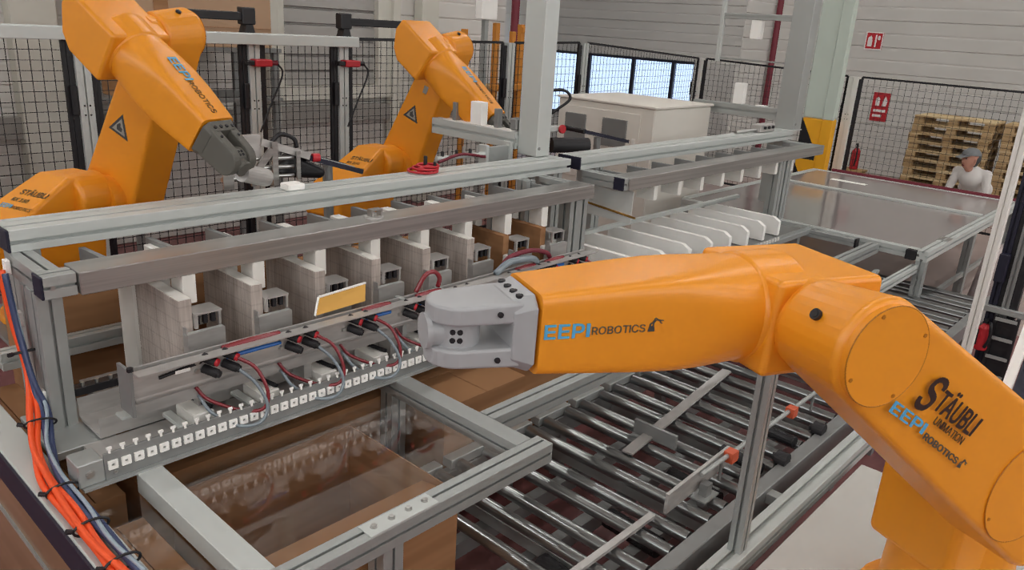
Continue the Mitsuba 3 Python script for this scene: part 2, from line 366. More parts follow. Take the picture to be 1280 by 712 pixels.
obj('cable_tray', cat([B(-1.5, 4.72, 6.34, 6.41, 2.2, 2.29, .004), B(-1.5, 4.72, 6.36, 6.42, 2.285, 2.295)]), 'alu_light', 'long pale cable tray along the top of the left fence', 'cable tray')
for i, (x0, x1, lab) in enumerate([(3.0, 3.65, 'black closing arm on the fence top beside the tan carton'), (4.58, 5.4, 'black closing arm on the fence top left of the middle robot head')]):
    k = thing('gate_closer', lab, 'gate closer')
    xb = x1 - .03 if i == 0 else x0 + .04
    part(k, 'arm', B(x0, x1, 6.42, 6.47, 2.39, 2.46, .006), 'black')
    part(k, 'bracket', tri(m3.Manifold.hull_points(np.array([(xb + dx, y, zz) for y in (6.4, 6.5) for dx, zz in ((-.05, 2.29), (.05, 2.29), (-.03, 2.36), (.03, 2.36))]))), 'black')
    part(k, 'clamp', B(xb - .06, xb + .06, 6.4, 6.5, 2.36, 2.5, .008), 'black')
for i, (x, lab) in enumerate([(3.68, 'red interlock switch on the post nearer the left robot'), (4.62, 'red interlock switch on the post nearer the middle robot')]):
    k = thing('interlock_switch', lab, 'safety switch')
    part(k, 'body', B(x - .06, x + .1, 6.32, 6.43, 2.02, 2.08, .008), 'red')
    part(k, 'tongue', B(x - .13, x - .06, 6.34, 6.4, 2.03, 2.07, .004), 'black')
    part(k, 'connector', cyl((x + .1, 6.37, 2.05), (x + .17, 6.37, 2.05), .022, 12), 'red_dark' if i == 0 else 'black')
    part(k, 'cable', tube([(x + .17, 6.37, 2.05), (x + .22, 6.37, 1.95), (x + .1, 6.37, 1.7), (x, 6.4, 1.45)], .008), 'black')

# ------------------------------------------------------------------ picking magazine frames (two of a kind, built one by one)
ST1 = [1.444, 1.769, 2.099, 2.430, 2.765, 3.095, 3.430, 3.770]
def magazine(x0, x1, sx0, sx1, label, first):
    k = thing('magazine_frame', label, 'machine frame')
    # doubled top beam: two side-by-side extrusions, front one with one slot in its face
    part(k, 'top_beam', profX(x0, x1, 3.486, 3.59, 1.507, 1.60, slots_w=(.02,), slots_h=(-.006,), sw=.017, sd=.03), 'alu_light')
    part(k, 'top_beam', profX(x0, x1, 3.592, 3.70, 1.507, 1.598, slots_w=(0,), sw=.008, sd=.008), 'alu_light')
    part(k, 'end_cap', B(x0 - .012, x0, 3.486, 3.70, 1.507, 1.60, .003), 'navy', 'black end cap')
    part(k, 'steel_beam', B(sx0, sx1, 3.085, 3.245, 1.415, 1.507, .004), 'steel', 'brushed steel box beam')
    # short front profile with cap and the tie to the top beam
    cx = x0 - .012 if first else x0 + .02
    part(k, 'front_bracket', profX(cx, cx + .115, 3.10, 3.19, 1.417, 1.507), 'alu')
    part(k, 'front_cap', B(cx - .01, cx, 3.10, 3.19, 1.417, 1.507, .003), 'navy', 'black end cap')
    part(k, 'front_bolt', cyl((cx + .03, 3.094, 1.462), (cx + .03, 3.104, 1.462), .009, 10), 'bolt')
    part(k, 'tie_bar', profY(cx, cx + .09, 3.19, 3.488, 1.417, 1.507), 'alu')
    part(k, 'tie_bar', profY(sx1 - .12, sx1 - .03, 3.245, 3.488, 1.417, 1.507), 'alu')
    n = 12 if first else 10
    for i in range(n):
        x = x0 + .28 + (x1 - x0 - .5) * i / (n - 1)
        if i < n - 1: part(k, 'deck_plate', B(x + .03, x + .03 + (.17 if i % 3 else .11), 3.25, 3.48, 1.385, 1.39), 'alu')
        part(k, 'cross_strut', ext(sbox(-.012, -.03, .012, .03), (x, 3.245, 1.46), (x - .02, 3.486, 1.46)), 'alu_dark')
    return k
mg = magazine(.88, 4.47, .99, 4.24, 'near aluminium magazine frame with card stacks, in front of the left robot', True)
mg2 = magazine(4.592, 8.29, 4.66, 8.165, 'farther aluminium magazine frame with white fingers, ending beside the striped column', False)
part(mg, 'guide_strip', B(1.2, 4.1, 3.30, 3.38, 1.40, 1.412), 'steel_dull')
# posts
part(mg, 'post', profZ(.862, .955, 3.19, 3.37, .83, 1.417, slots_w=(-.045, .045)), 'alu')
part(mg, 'post', profZ(4.05, 4.24, 3.13, 3.23, .83, 1.415, slots_h=(-.045, .045), sw=.02, sd=.02), 'alu')
part(mg, 'post', profZ(3.9, 3.99, 3.40, 3.49, .83, 1.507), 'alu')
part(mg, 'post', profZ(4.3, 4.4, 3.5, 3.68, 0, 1.507), 'alu')
part(mg, 'post', profZ(.9, .99, 3.5, 3.68, 0, 1.507), 'alu')
part(mg, 'post_foot', B(.80, 1.03, 3.0, 3.4, .80, .835, .003), 'alu')
part(mg2, 'post', profZ(7.2, 7.32, 3.1, 3.2, 0, 1.415), 'alu')
part(mg2, 'post', profZ(7.36, 7.48, 3.1, 3.2, 0, 1.415), 'alu')
part(mg2, 'post', profZ(4.8, 4.9, 3.5, 3.68, 0, 1.507), 'alu')
part(mg2, 'post', profZ(8.1, 8.2, 3.5, 3.68, 0, 1.507), 'alu')
# fingers and clamps
for i, x in enumerate(ST1):
    part(mg, 'finger', B(x - .06, x, 3.09, 3.20, 1.285, 1.416, .003), 'pom', 'white plastic finger')
    part(mg, 'finger', B(x - .06, x, 3.34, 3.45, 1.285, 1.47, .003), 'pom', 'white plastic finger')
    part(mg, 'finger_bracket', cat([B(x - .066, x + .055, 2.985, 3.09, 1.268, 1.276), B(x - .066, x - .052, 2.985, 3.0, 1.21, 1.268), B(x + .04, x + .05, 2.985, 3.0, 1.21, 1.268)]), 'steel_dull')
    for j in range(3): part(mg, 'clamp_pin', B(x - .06 + j * .035, x - .042 + j * .035, 2.99, 3.01, 1.225, 1.268), 'black')
for i in range(8):
    x = 5.07 + .3465 * i
    part(mg2, 'finger', B(x - .05, x, 3.1, 3.26, 1.30, 1.416, .003), 'pom', 'white plastic finger')
part(mg2, 'clear_guard', B(4.74, 4.746, 3.1, 3.5, 1.16, 1.40), 'frosted', 'cloudy plastic guard')
part(mg2, 'guard_rod', cyl((4.735, 3.06, 1.21), (4.735, 3.56, 1.25), .008, 10), 'gold')
for zz in (1.55,): part(mg2, 'front_bolt', cyl((4.71, 3.094, 1.462), (4.71, 3.104, 1.462), .012, 10), 'black')
ORD = ['first', 'second', 'third', 'fourth', 'fifth', 'sixth', 'seventh', 'eighth']
for i, x in enumerate(ST1):
    if i < 6:
        k = thing('card_stack', f'{ORD[i]} grey-brown card stack of the near magazine, counted from the cable corner', 'card stack', 'card stacks in the near magazine')
        part(k, 'pile', B(x - .125, x - .068, 3.0, 3.44, .84, 1.342, .002), 'card_edges')
        part(k, 'top_card', B(x - .123, x - .07, 3.0, 3.44, 1.342, 1.346), 'white')
        if i == 0: part(k, 'end_sheet', tri(m3.Manifold.hull_points(np.array([(x - .14, 3.42, .82), (x - .14, 3.58, .80), (x - .14, 3.42, 1.36), (x - .14, 3.58, 1.36), (x - .125, 3.42, .82), (x - .125, 3.58, .8), (x - .125, 3.42, 1.36), (x - .125, 3.58, 1.36)]))), 'white', 'pale end sheet')
    else:
        k = thing('brown_card_pack', f'{ORD[i]} station of the near magazine with brown cards left in it', 'card stack')
        part(k, 'pile', B(x - .12, x - .07, 3.04, 3.44, .84, 1.30, .002), 'cardboard')
        part(k, 'rest', B(x - .125, x + .03, 3.005, 3.035, 1.15, 1.19, .003), 'white')
    h = thing('stack_holder', f'grey sheet-metal holder on the front of the {ORD[i]} card station of the near magazine', 'holder', 'grey holders in front of the card stacks')
    part(h, 'front_plate', B(x - .115, x + .05, 2.955, 2.965, .86, 1.205), 'steel_dull')
    part(h, 'cheek', B(x - .115, x - .108, 2.965, 3.0, .86, 1.23), 'steel_dull')
    part(h, 'cheek', B(x + .043, x + .05, 2.965, 3.0, .86, 1.205), 'steel_dull')
    part(h, 'lip', B(x - .115, x + .05, 2.965, 2.985, 1.195, 1.205), 'alu_light')
part(mg, 'magazine_floor', B(1.1, 4.0, 2.97, 3.6, .80, .835), 'alu_dark')

# ------------------------------------------------------------------ lower frame with bars, toothed rail, cover sheet
lf = thing('transfer_frame', 'low grey aluminium frame of bars below the near magazine', 'machine frame')
part(lf, 'bar', profX(.70, 2.32, 1.785, 1.875, .74, .83), 'alu', 'front bar')
part(lf, 'bar', B(.975, 1.067, 1.876, 2.69, .742, .83, .003), 'alu_light')
part(lf, 'bar', profY(2.20, 2.29, 1.876, 2.80, .74, .829, slots_w=()), 'alu')
part(lf, 'bar', profX(2.292, 7.28, 2.10, 2.19, .74, .83), 'alu')
part(lf, 'trunking', B(.665, .779, 1.6, 4.2, .755, .83, .004), 'alu_light', 'pale trunking carrying the cables')
part(lf, 'trunking_flange', B(.655, .665, 1.6, 4.2, .70, .82), 'navy')
part(lf, 'end_cap', B(2.32, 2.328, 1.785, 1.875, .74, .83, .002), 'alu')
for (x, y) in ((1.43, 1.79), (2.2, 2.70), (.69, 1.79)):
    part(lf, 'leg', profZ(x, x + .09, y, y + .09, 0, .742), 'alu')
part(lf, 'side_panel', B(.667, .672, 1.6, 4.2, .02, .70), 'hardboard', 'glossy brown side panel')
part(lf, 'side_rail', B(.658, .667, 1.6, 4.2, .50, .515), 'alu')
part(lf, 'side_panel', B(.79, .97, 1.9, 2.66, .735, .738), 'poly', 'clear cover sheet')
part(lf, 'cover_sheet', B(1.07, 2.198, 1.878, 2.66, .765, .769), 'poly', 'clear glossy cover sheet')
jp = part(lf, 'joint_plate', B(1.375, 1.68, 1.786, 1.862, .83, .836, .001), 'alu_light')
for i in range(4): part(jp, 'bolt', hexbolt((1.415 + i * .077, 1.826, .836), Z, .011, .009), 'bolt', smooth=False)
# rail with square guide blocks
rl = thing('toothed_rail', 'long grey rail with a row of white square blocks under the pneumatic hoses', 'rail')
part(rl, 'front_plate', B(.87, 2.95, 2.69, 2.70, .838, .945, .001), 'alu_dark')
part(rl, 'foot_flange', B(.79, 2.95, 2.672, 2.76, .828, .838), 'alu')
part(rl, 'end_block', B(.78, .87, 2.69, 2.80, .838, .93, .004), 'alu')
part(rl, 'end_bolt', hexbolt((.82, 2.69, .885), -Y, .012, .008), 'bolt')
part(rl, 'deck', B(.9, 2.95, 2.76, 2.99, .80, .84), 'steel_dull')
def guide_block():
    s = sbox(-.017, -.017, .017, .017).difference(sbox(-.006, -.006, .006, .006))
    return plate_poly(s, .008, np.stack([X, Z, -Y], 1), (0, 0, 0))
nb = 36
for i in range(nb):
    x = .898 + i * .0469
    if x > 2.6: break
    share(rl, 'guide_block', 'gb', guide_block, 'white_bright', (x, 2.69, .911 - .015))
    share(rl, 'hook', 'hook', lambda: cat([B(-.009, .009, -.006, .0, .012, .022), B(-.004, .004, -.006, 0, -.004, .012)]), 'white_bright', (x - .006, 2.695, .946))
part(rl, 'nut', hexbolt((.905, 2.69, .862), -Y, .006, .006), 'bolt')
# second rail with studs and the U tray
tr = thing('steel_tray', 'long bent steel tray with a row of studs behind the toothed rail', 'tray')
part(tr, 'tray', cat([ext(Polygon([(-.12, .09), (-.115, .09), (-.105, .012), (.105, .012), (.115, .09), (.12, .09), (.11, 0), (-.11, 0)]), (.965, 3.1, .845), (3.95, 3.1, .845))]), 'steel_dull', smooth=30)
part(tr, 'stud_strip', B(.965, 1.32, 3.22, 3.27, .94, .975, .002), 'black')
for i in range(6): part(tr, 'stud', cyl((1.0 + i * .056, 3.235, .975), (1.0 + i * .056, 3.235, .992), .008, 10), 'bolt')
for i in range(5):
    x = 1.245 + i * .30
    k = thing('plastic_block', ['white plastic slide block at the left end of the toothed rail', 'white plastic slide block, second from the left behind the rail', 'white plastic slide block, third from the left behind the rail', 'white plastic slide block, fourth from the left behind the rail', 'white plastic slide block hidden behind the grey wrist'][i], 'slide block', 'white slide blocks behind the toothed rail')
    part(k, 'block', B(x, x + .09, 2.775, 2.93, .86, .935, .004), 'pom')
    part(k, 'guide', B(x - .05, x - .012, 2.79, 2.95, .88, .90, .004), 'alu_light')
    part(k, 'pin', cyl((x + .085, 2.79, .943), (x + .06, 2.9, .948), .010, 10), 'black')
    part(k, 'nut', hexbolt((x + .21, 2.76, .90), -Y, .010, .012), 'bolt')

# ------------------------------------------------------------------ pneumatic gripper bar
gb = thing('pneumatic_gripper_bar', 'long steel bracket bar with red and black hose fittings in front of the card stacks', 'gripper bar')
part(gb, 'face_plate', ext(Polygon([(0, 0), (.004, 0), (.012, .05), (.006, .115), (.07, .122), (.07, .127), (0, .122), (.004, .05)]), (3.85, 2.8, 1.06), (1.035, 2.8, 1.06)), 'steel_dull', smooth=25)
part(gb, 'roller_edge', cyl((1.04, 2.815, 1.062), (3.84, 2.815, 1.062), .022, 18), 'steel_dull', smooth=40)
part(gb, 'back_plate', B(1.035, 3.85, 2.83, 2.84, .98, 1.182), 'steel_dull')
part(gb, 'end_plate', tri(m3.Manifold.hull_points(np.array([(x, y, z) for x in (1.022, 1.034) for y, z in ((2.785, 1.0), (2.90, 1.0), (2.785, 1.19), (2.90, 1.19))]))), 'alu_dark')
part(gb, 'lower_flange', B(1.0, 3.85, 2.84, 2.90, .975, .985), 'alu_light')
for i in range(5): part(gb, 'bearing', B(1.3 + i * .5, 1.34 + i * .5, 2.84, 2.93, .84, 1.06), 'steel_dull')
part(gb, 'end_knob', cyl((1.028, 2.79, 1.19), (1.028, 2.79, 1.205), .012, 12), 'black')
part(gb, 'slot_rod', cyl((1.13, 2.785, 1.135), (1.3, 2.785, 1.155), .007, 10), 'black')
part(gb, 'slot_clip', B(1.19, 1.25, 2.778, 2.79, 1.133, 1.147), 'white_bright')
part(gb, 'support_leg', B(2.345, 2.37, 2.80, 2.87, .985, 1.18), 'alu')
part(gb, 'support_leg', B(2.60, 2.625, 2.80, 2.87, .985, 1.18), 'alu')
fx = [1.328, 1.705, 2.03, 2.36, 2.69, 3.10, 3.36, 3.65]
for i, x in enumerate(fx[:8]):
    for dx in (0, .085):
        r_ = part(gb, 'red_fitting', cyl((x + dx - .02, 2.79, 1.172), (x + dx + .012, 2.745, 1.155), .019, 14), 'rubber')
        part(r_, 'collar', cyl((x + dx + .008, 2.751, 1.157), (x + dx + .018, 2.737, 1.152), .016, 14), 'red', 'red release collar')
        b_ = part(gb, 'black_fitting', cyl((x + dx - .02, 2.79, 1.122), (x + dx + .014, 2.74, 1.105), .019, 14), 'rubber')
        part(b_, 'collar', cyl((x + dx + .010, 2.746, 1.107), (x + dx + .02, 2.731, 1.102), .015, 14), 'rubber')
    part(gb, 'chrome_screw', cat([cyl((x - .05, 2.8, 1.16), (x - .05, 2.775, 1.16), .010, 10), cyl((x - .05, 2.8, 1.12), (x - .05, 2.775, 1.12), .010, 10)]), 'bolt')
    if i < 4 or i > 4:
        part(gb, 'hose', tube([(x + dx + .014, 2.742, 1.153), (x + .16, 2.70, 1.10), (x + .185, 2.66, 1.0), (x + .165, 2.665, .93), (x + .10, 2.72, .92), (x + .0, 2.80, .97), (x - .04, 2.83, 1.03)], .0075), 'hose_red', 'dark red air hose', smooth=True)
        part(gb, 'hose', tube([(x + dx + .016, 2.736, 1.103), (x + .15, 2.69, 1.04), (x + .175, 2.65, .95), (x + .14, 2.645, .885), (x + .06, 2.68, .88), (x - .01, 2.76, .93), (x - .03, 2.83, .99)], .0075), 'hose_smoke', 'clear blue-grey air hose', smooth=True)
    if i in (0, 2, 3, 5, 6):
        L = .26 if i == 0 else .16
        part(gb, 'hose', tube([(x + .07, 2.80, 1.178), (x + .07 + L * .5, 2.797, 1.184), (x + .07 + L, 2.80, 1.178)], .014), 'hose_red', 'red air hose', smooth=True)
        part(gb, 'hose', tube([(x + .08, 2.795, 1.140), (x + .07 + L * .5, 2.792, 1.142), (x + .07 + L, 2.795, 1.140)], .010), 'hose_blue', 'blue air hose', smooth=True)
part(gb, 'hose', tube([(2.45, 2.83, 1.19), (2.5, 2.82, 1.27), (2.56, 2.82, 1.28), (2.6, 2.82, 1.24), (2.6, 2.83, 1.19)], .012), 'hose_red', smooth=True)
part(gb, 'hose', tube([(3.05, 2.82, 1.19), (3.12, 2.81, 1.26), (3.3, 2.81, 1.27), (3.45, 2.82, 1.23), (3.5, 2.83, 1.19)], .014), 'red_dark', smooth=True)
part(gb, 'hose', tube([(3.0, 2.80, 1.19), (3.1, 2.79, 1.24), (3.28, 2.79, 1.23), (3.36, 2.81, 1.19)], .02), 'hose_smoke', smooth=True)
k = thing('gold_plate', 'small tilted gold plate with a white edge leaning above the hose fittings', 'plate')
gp = np.array([(1.887, 2.875, 1.182), (1.928, 2.905, 1.256), (2.195, 2.905, 1.272), (2.17, 2.875, 1.192)])
part(k, 'sheet', tri(m3.Manifold.hull_points(np.vstack([gp, gp + (0, .004, -.001)]))), 'gold')
part(k, 'edge', cat([ext(sbox(-.004, -.004, .004, .004), gp[0], gp[1]), ext(sbox(-.004, -.004, .004, .004), gp[1], gp[2])]), 'white_bright', 'white edge strip')

# ------------------------------------------------------------------ cables on the trunking
cb = thing('cable_bundle', 'bundle of orange and dark blue cables tied to the left corner post and trunking', 'cables')
cp = [(.83, 3.40, 1.46), (.835, 3.35, 1.25), (.84, 3.28, 1.05), (.815, 3.18, .93), (.77, 3.02, .865), (.735, 2.80, .85), (.725, 2.55, .85), (.72, 2.3, .85), (.725, 2.1, .85), (.73, 1.9, .85), (.73, 1.65, .85)]
cp = np.array(cp)
for i, (dx, dz, m, r) in enumerate([(-.035, .0, 'cable_orange', .0115), (-.012, .012, 'cable_orange', .0115), (-.028, .02, 'cable_orange', .011), (.014, .006, 'cable_blue', .012), (.03, .0, 'cable_blue', .010), (.022, .018, 'cable_grey', .007)]):
    q = cp.copy()
    for j in range(len(q)):
        w = math.sin(j * 2.1 + i * 1.7) * .007
        if j < 3: q[j] += (-.012 + .3 * dz, -dx * 1.1 + w, 0)
        else: q[j] += (dx + w, 0, dz)
    part(cb, 'cable', tube(q, r, 10), m, 'orange cable' if i < 3 else 'dark blue cable', smooth=True)
for j, t in enumerate([(1, .5), (3, .3), (5, .4), (6, .5), (7, .6), (8, .8)]):
    c = cp[t[0]] * (1 - t[1]) + cp[t[0] + 1] * t[1]; d = cp[t[0] + 1] - cp[t[0]]
    F = frame_of(d); a = np.linspace(0, 2 * np.pi, 19)
    w = .055 if t[0] > 2 else .05
    part(cb, 'cable_tie', tube(c + F[:, 2] * .004 + w * np.cos(a)[:, None] * F[:, 1] + .026 * np.sin(a)[:, None] * F[:, 2], .0045, 6, 0), 'black', 'black cable tie')
    part(cb, 'tie_head', cyl(c - F[:, 1] * (w + .004) + F[:, 2] * .012, c - F[:, 1] * (w + .02) + F[:, 2] * .02, .009, 8), 'black')
for i, (y, z) in enumerate([(3.47, 1.46), (3.40, 1.26), (3.24, .97)]):
    part(cb, 'tie_mount', B(.842, .862, y - .02, y + .02, z - .03, z + .03, .003), 'white_bright', 'white tie mount')

# ------------------------------------------------------------------ cartons around the lower frame
def carton(x0, x1, y0, y1, z0, z1, label, m='cardboard', flaps=False, t=.006):
    k = thing('carton', label, 'carton')
    part(k, 'front_wall', B(x0, x1, y0, y0 + t, z0, z1), m)
    part(k, 'back_wall', B(x0, x1, y1 - t, y1, z0, z1), m)
    part(k, 'side_wall', B(x0, x0 + t, y0 + t, y1 - t, z0, z1), m)
    part(k, 'side_wall', B(x1 - t, x1, y0 + t, y1 - t, z0, z1), m)
    part(k, 'bottom', B(x0 + t, x1 - t, y0 + t, y1 - t, z0, z0 + t), m)
    if flaps:
        part(k, 'flap', tri(m3.Manifold.hull_points(np.array([(x, y, z) for x in (x0 + .01, x1 - .01) for y, z in ((y0 + .007, z1 - .012), (y0 + .007, z1 - .004), (y0 + .21, z1 - .05), (y0 + .21, z1 - .043))]))), m)
    else:
        part(k, 'top_flap', B(x0 + t, (x0 + x1) / 2 - .002, y0, y1, z1 - t, z1), m)
        part(k, 'top_flap', B((x0 + x1) / 2 + .002, x1 - t, y0, y1, z1 - t, z1), m)
    return k
carton(1.08, 1.92, 1.93, 2.66, .10, .70, 'large open brown carton under the clear cover sheet of the low frame', 'cardboard', True)
carton(2.36, 2.95, 2.49, 2.79, .1, .70, 'brown carton behind the low bar under the grey robot wrist')
carton(1.02, 2.4, 4.09, 4.32, .31, 1.16, 'brown carton standing behind the near magazine at the left')
carton(2.5, 3.7, 4.09, 4.36, .302, .95, 'brown carton half hidden behind the card stacks')
carton(.74, .95, 2.75, 4.0, .1, .72, 'narrow brown carton below the cable trunking', 'cardboard')
carton(.76, .95, 1.95, 2.6, .1, .69, 'brown carton in the front corner of the low frame', 'cardboard')
k = thing('carton_support', 'low steel stand under the cartons behind the near magazine', 'stand')
part(k, 'shelf', B(1.0, 3.9, 4.07, 4.38, .26, .30), 'alu_dark')
for x in (1.05, 2.4, 3.8):
    for y in (4.11, 4.34): part(k, 'leg', B(x - .03, x + .03, y - .03, y + .03, 0, .26), 'alu_dark')
carton(1.02, 3.85, 2.80, 3.42, .1, .70, 'long brown carton on the floor below the card stacks')
obj('rear_rail', profX(.9, 4.2, 3.98, 4.06, .80, .89), 'alu_light', 'pale aluminium rail behind the first card stack', 'rail')
for i in range(2):
    k = thing('carton_stand', 'low dark stand under the open carton of the low frame' if i == 0 else 'low dark stand under the carton behind the low bar', 'stand')
    x0 = 1.06 if i == 0 else 2.34
    part(k, 'deck', B(x0, x0 + (.88 if i == 0 else .63), 2.0 if i == 0 else 2.5, 2.64 if i == 0 else 2.78, .06, .098), 'alu_dark')
    for dx in (.05, .5): part(k, 'foot', B(x0 + dx, x0 + dx + .08, 2.5, 2.62, 0, .06), 'alu_dark')

# ------------------------------------------------------------------ roller conveyors
def conveyor(x0, x1, y0, y1, zc, pitch, label, r=.03, skip=(), endplates=True):
    k = thing('roller_conveyor', label, 'conveyor')
    n = int((x1 - x0) / pitch)
    for i in range(n):
        x = x0 + pitch * (i + .5) + (.022 if i % 2 else -.0)
        if i in skip: continue
        kk = share(k, 'roller', f'roller{y0}{y1}', lambda: cyl((0, y0, 0), (0, y1, 0), r, 20), 'roller', (x, 0, zc), smooth=40)
        share(kk, 'shaft', f'shaft{y0}{y1}', lambda: cyl((0, y0 - .03, 0), (0, y1 + .03, 0), .009, 10), 'black', (x, 0, zc))
    part(k, 'side_frame', B(x0, x1, y0 - .085, y0 - .012, zc - .09, zc + .035, .004), 'alu_dark')
    if endplates:
        for i in range(0, n - 1, 2):
            x = x0 + pitch * (i + .5)
            part(k, 'end_plate', B(x - .05, x + pitch + .06, y1 + .012, y1 + .075, zc - .02, zc + .03, .003), 'alu')
        part(k, 'side_frame', B(x0, x1, y1 + .012, y1 + .06, zc - .15, zc - .03, .004), 'alu_dark')
    else:
        part(k, 'side_frame', B(x0, x1, y1 + .012, y1 + .085, zc - .09, zc + .035, .004), 'alu_dark')
    for x in np.arange(x0 + .35, x1, .7): part(k, 'cross_member', B(x - .025, x + .025, y0 - .02, y1 + .02, zc - .16, zc - .10), 'alu')
    for x in np.arange(x0 + .15, x1, 1.1):
        for y in (y0 - .05, y1 + .035): part(k, 'leg', B(x - .03, x + .03, y - .03, y + .03, 0, zc - .09), 'alu_dark')
    return k
c1 = conveyor(1.98, 4.72, 1.30, 2.40, .42, .165, 'long roller conveyor with bare grey rollers under the forearm of the near robot')
c2 = conveyor(4.80, 7.9, 1.28, 2.75, .40, .15, 'second roller conveyor running under the smoked panel table', endplates=False)
for y in (1.55, 1.85, 2.15): part(c1, 'lower_rail', B(2.0, 4.7, y - .03, y + .03, .16, .24), 'alu_dark')
for x in (2.25, 2.75, 3.3): part(c1, 'motor', cyl((x, 1.45, .27), (x + .02, 1.75, .27), .05, 16), 'rubber')
part(c1, 'outer_rail', profX(1.75, 4.75, 1.05, 1.15, .36, .455, sw=.022), 'alu_light')
for x in (2.1, 3.3, 4.5): part(c1, 'rail_bracket', B(x, x + .06, 1.15, 1.215, .38, .43), 'alu')
for x in (3.6, 4.07): part(c1, 'black_pulley', cat([cyl((x, 1.31, .47), (x, 1.25, .47), .04, 18), cyl((x, 1.33, .47), (x, 1.31, .47), .02, 12)]), 'rubber', 'black idler pulley')
for x0, x1, y in ((3.45, 3.75, 1.30), (3.85, 4.4, 1.30)): part(c1, 'drive_roller', cyl((x0, y + .02, .455), (x0 + .02, y + .25, .455), .032, 16), 'black')
k = thing('guide_flat', 'flat grey steel bar lying diagonally across the rollers', 'bar')
part(k, 'bar', ext(sbox(-.03, -.005, .03, .005), (3.05, 1.86, .465), (4.4, 2.02, .465)), 'steel_dull')
part(k, 'foot', B(3.06, 3.1, 1.84, 1.9, .45, .46), 'black')
k = thing('stop_plate', 'upright grey stop plate on a bracket across the roller conveyor', 'stop plate')
part(k, 'plate', ext(sbox(-.008, -.05, .008, .05), (2.72, 1.43, .53), (3.32, 1.45, .53)), 'steel_dull')
part(k, 'bracket', B(3.0, 3.05, 1.38, 1.42, .40, .52), 'alu_dark')
part(k, 'foot', B(2.96, 3.09, 1.36, 1.44, .45, .458), 'alu')
obj('push_bar', ext(sbox(-.016, -.008, .016, .008), (2.0, 1.47, .47), (2.68, 1.47, .47)), 'steel_dull', 'narrow grey bar lying across the nearest rollers', 'bar')
obj('grey_flap', B(3.28, 3.30, 1.72, 1.98, .45, .53, .002), 'alu_dark', 'small grey upright flap between the rollers near the diagonal bar', 'plate')
k = thing('sensor_bracket', 'thin rod with two orange sensor clamps above the rollers', 'sensor bracket')
part(k, 'rod', cyl((3.0, 1.42, .565), (4.45, 1.42, .565), .012, 12), 'alu')
for x in (3.28, 3.98): part(k, 'clamp', tri(m3.Manifold.hull_points(np.array([(x + a, 1.39 + b, .54 + c) for a in (-.03, .03) for b in (0, .05) for c in (-.01, .045)] + [(x + .06, 1.40, .53)]))), 'orange_tab', 'orange clamp')
for x in (3.2, 4.3): part(k, 'stem', cyl((x, 1.42, .45), (x, 1.42, .565), .008, 10), 'alu_dark')
obj('upright_post', profZ(2.735, 2.80, 1.07, 1.13, .456, 1.36), 'alu', 'dark grey aluminium post standing at the conveyor edge under the near robot elbow', 'post')
k = thing('side_lever', 'grey metal rail with small knobs beside the conveyor under the table', 'rail')
part(k, 'rail', ext(sbox(-.02, -.015, .02, .015), (5.9, 2.0, .52), (7.2, 2.05, .60)), 'alu_light')
for i in range(5): part(k, 'knob', cyl((6.1 + i * .22, 1.96, .55), (6.1 + i * .22, 1.90, .55), .03, 12), 'alu_light')
for x in (6.0, 7.0): part(k, 'stem', B(x - .015, x + .015, 1.99, 2.03, .39, .53), 'alu_dark')
obj('low_bar', profX(5.4, 7.36, 1.76, 1.82, .63, .70), 'alu_light', 'pale low bar running from the table leg towards the near robot elbow', 'bar')

# ------------------------------------------------------------------ comb of white separators
cm = thing('separator_comb', 'rack of upright white plastic separators below the farther magazine', 'separator rack')
for i, x in enumerate([4.50, 4.83, 5.16, 5.49, 5.80, 6.11, 6.42, 6.72]):
    pl = Polygon([(2.80, .84), (3.55, .84), (3.55, 1.0), (2.86, 1.0), (2.80, .965)])
    m = plate_poly(pl, .045, np.stack([Y, Z, X], 1), X * (x - .045))
    share(cm, 'separator', f'sep{i}', lambda: m, 'white_bright', (0, 0, 0))
part(cm, 'front_rail', cat([B(4.3, 7.26, 2.72, 2.78, .79, .83), B(4.3, 7.26, 2.735, 2.745, .83, .86)]), 'alu')
for i in range(40):
    x = 4.4 + i * .055
    share(cm, 'tooth', 'tooth', lambda: B(-.012, .012, 2.722, 2.734, .832, .86), 'white', (x, 0, 0))
part(cm, 'back_rail', profX(4.3, 7.1, 3.56, 3.62, .79, .85), 'alu')
part(cm, 'deck', B(4.3, 7.2, 2.78, 3.56, .79, .83), 'alu_dark')
part(cm, 'cross_rail', B(4.3, 7.2, 3.46, 3.50, 1.0, 1.03), 'alu_light')
part(cm, 'cross_rail', profX(6.4, 7.0, 3.40, 3.45, 1.02, 1.06), 'alu')
for x in (4.4, 7.12): 
    for y in (2.8, 3.5): part(cm, 'leg', B(x - .03, x + .03, y - .03, y + .03, 0, .79), 'alu')

# ------------------------------------------------------------------ panel table
tb = thing('panel_table', 'wide aluminium table topped with smoked glossy panels at the right', 'table')
part(tb, 'beam', profY(7.36, 7.44, 1.80, 4.2, .74, .83), 'alu_light')
part(tb, 'beam', profX(7.32, 11.0, 1.70, 1.79, .74, .835, slots_w=(0,)), 'alu_light')
part(tb, 'beam', profX(7.45, 11.0, 4.16, 4.25, .74, .83), 'alu_light')
part(tb, 'beam', profY(10.92, 11.0, 1.8, 4.16, .74, .83), 'alu_light')
part(tb, 'cross_bar', B(9.55, 9.64, 1.80, 4.16, .825, .85, .003), 'alu_light')
part(tb, 'panel', B(7.445, 9.55, 1.80, 4.155, .818, .826), 'smoked', 'smoked glossy panel')
part(tb, 'panel', B(9.64, 10.92, 1.80, 4.155, .818, .826), 'smoked', 'smoked glossy panel')
part(tb, 'end_cap', B(7.30, 7.36, 1.795, 1.88, .74, .828, .003), 'black', 'black end cap')
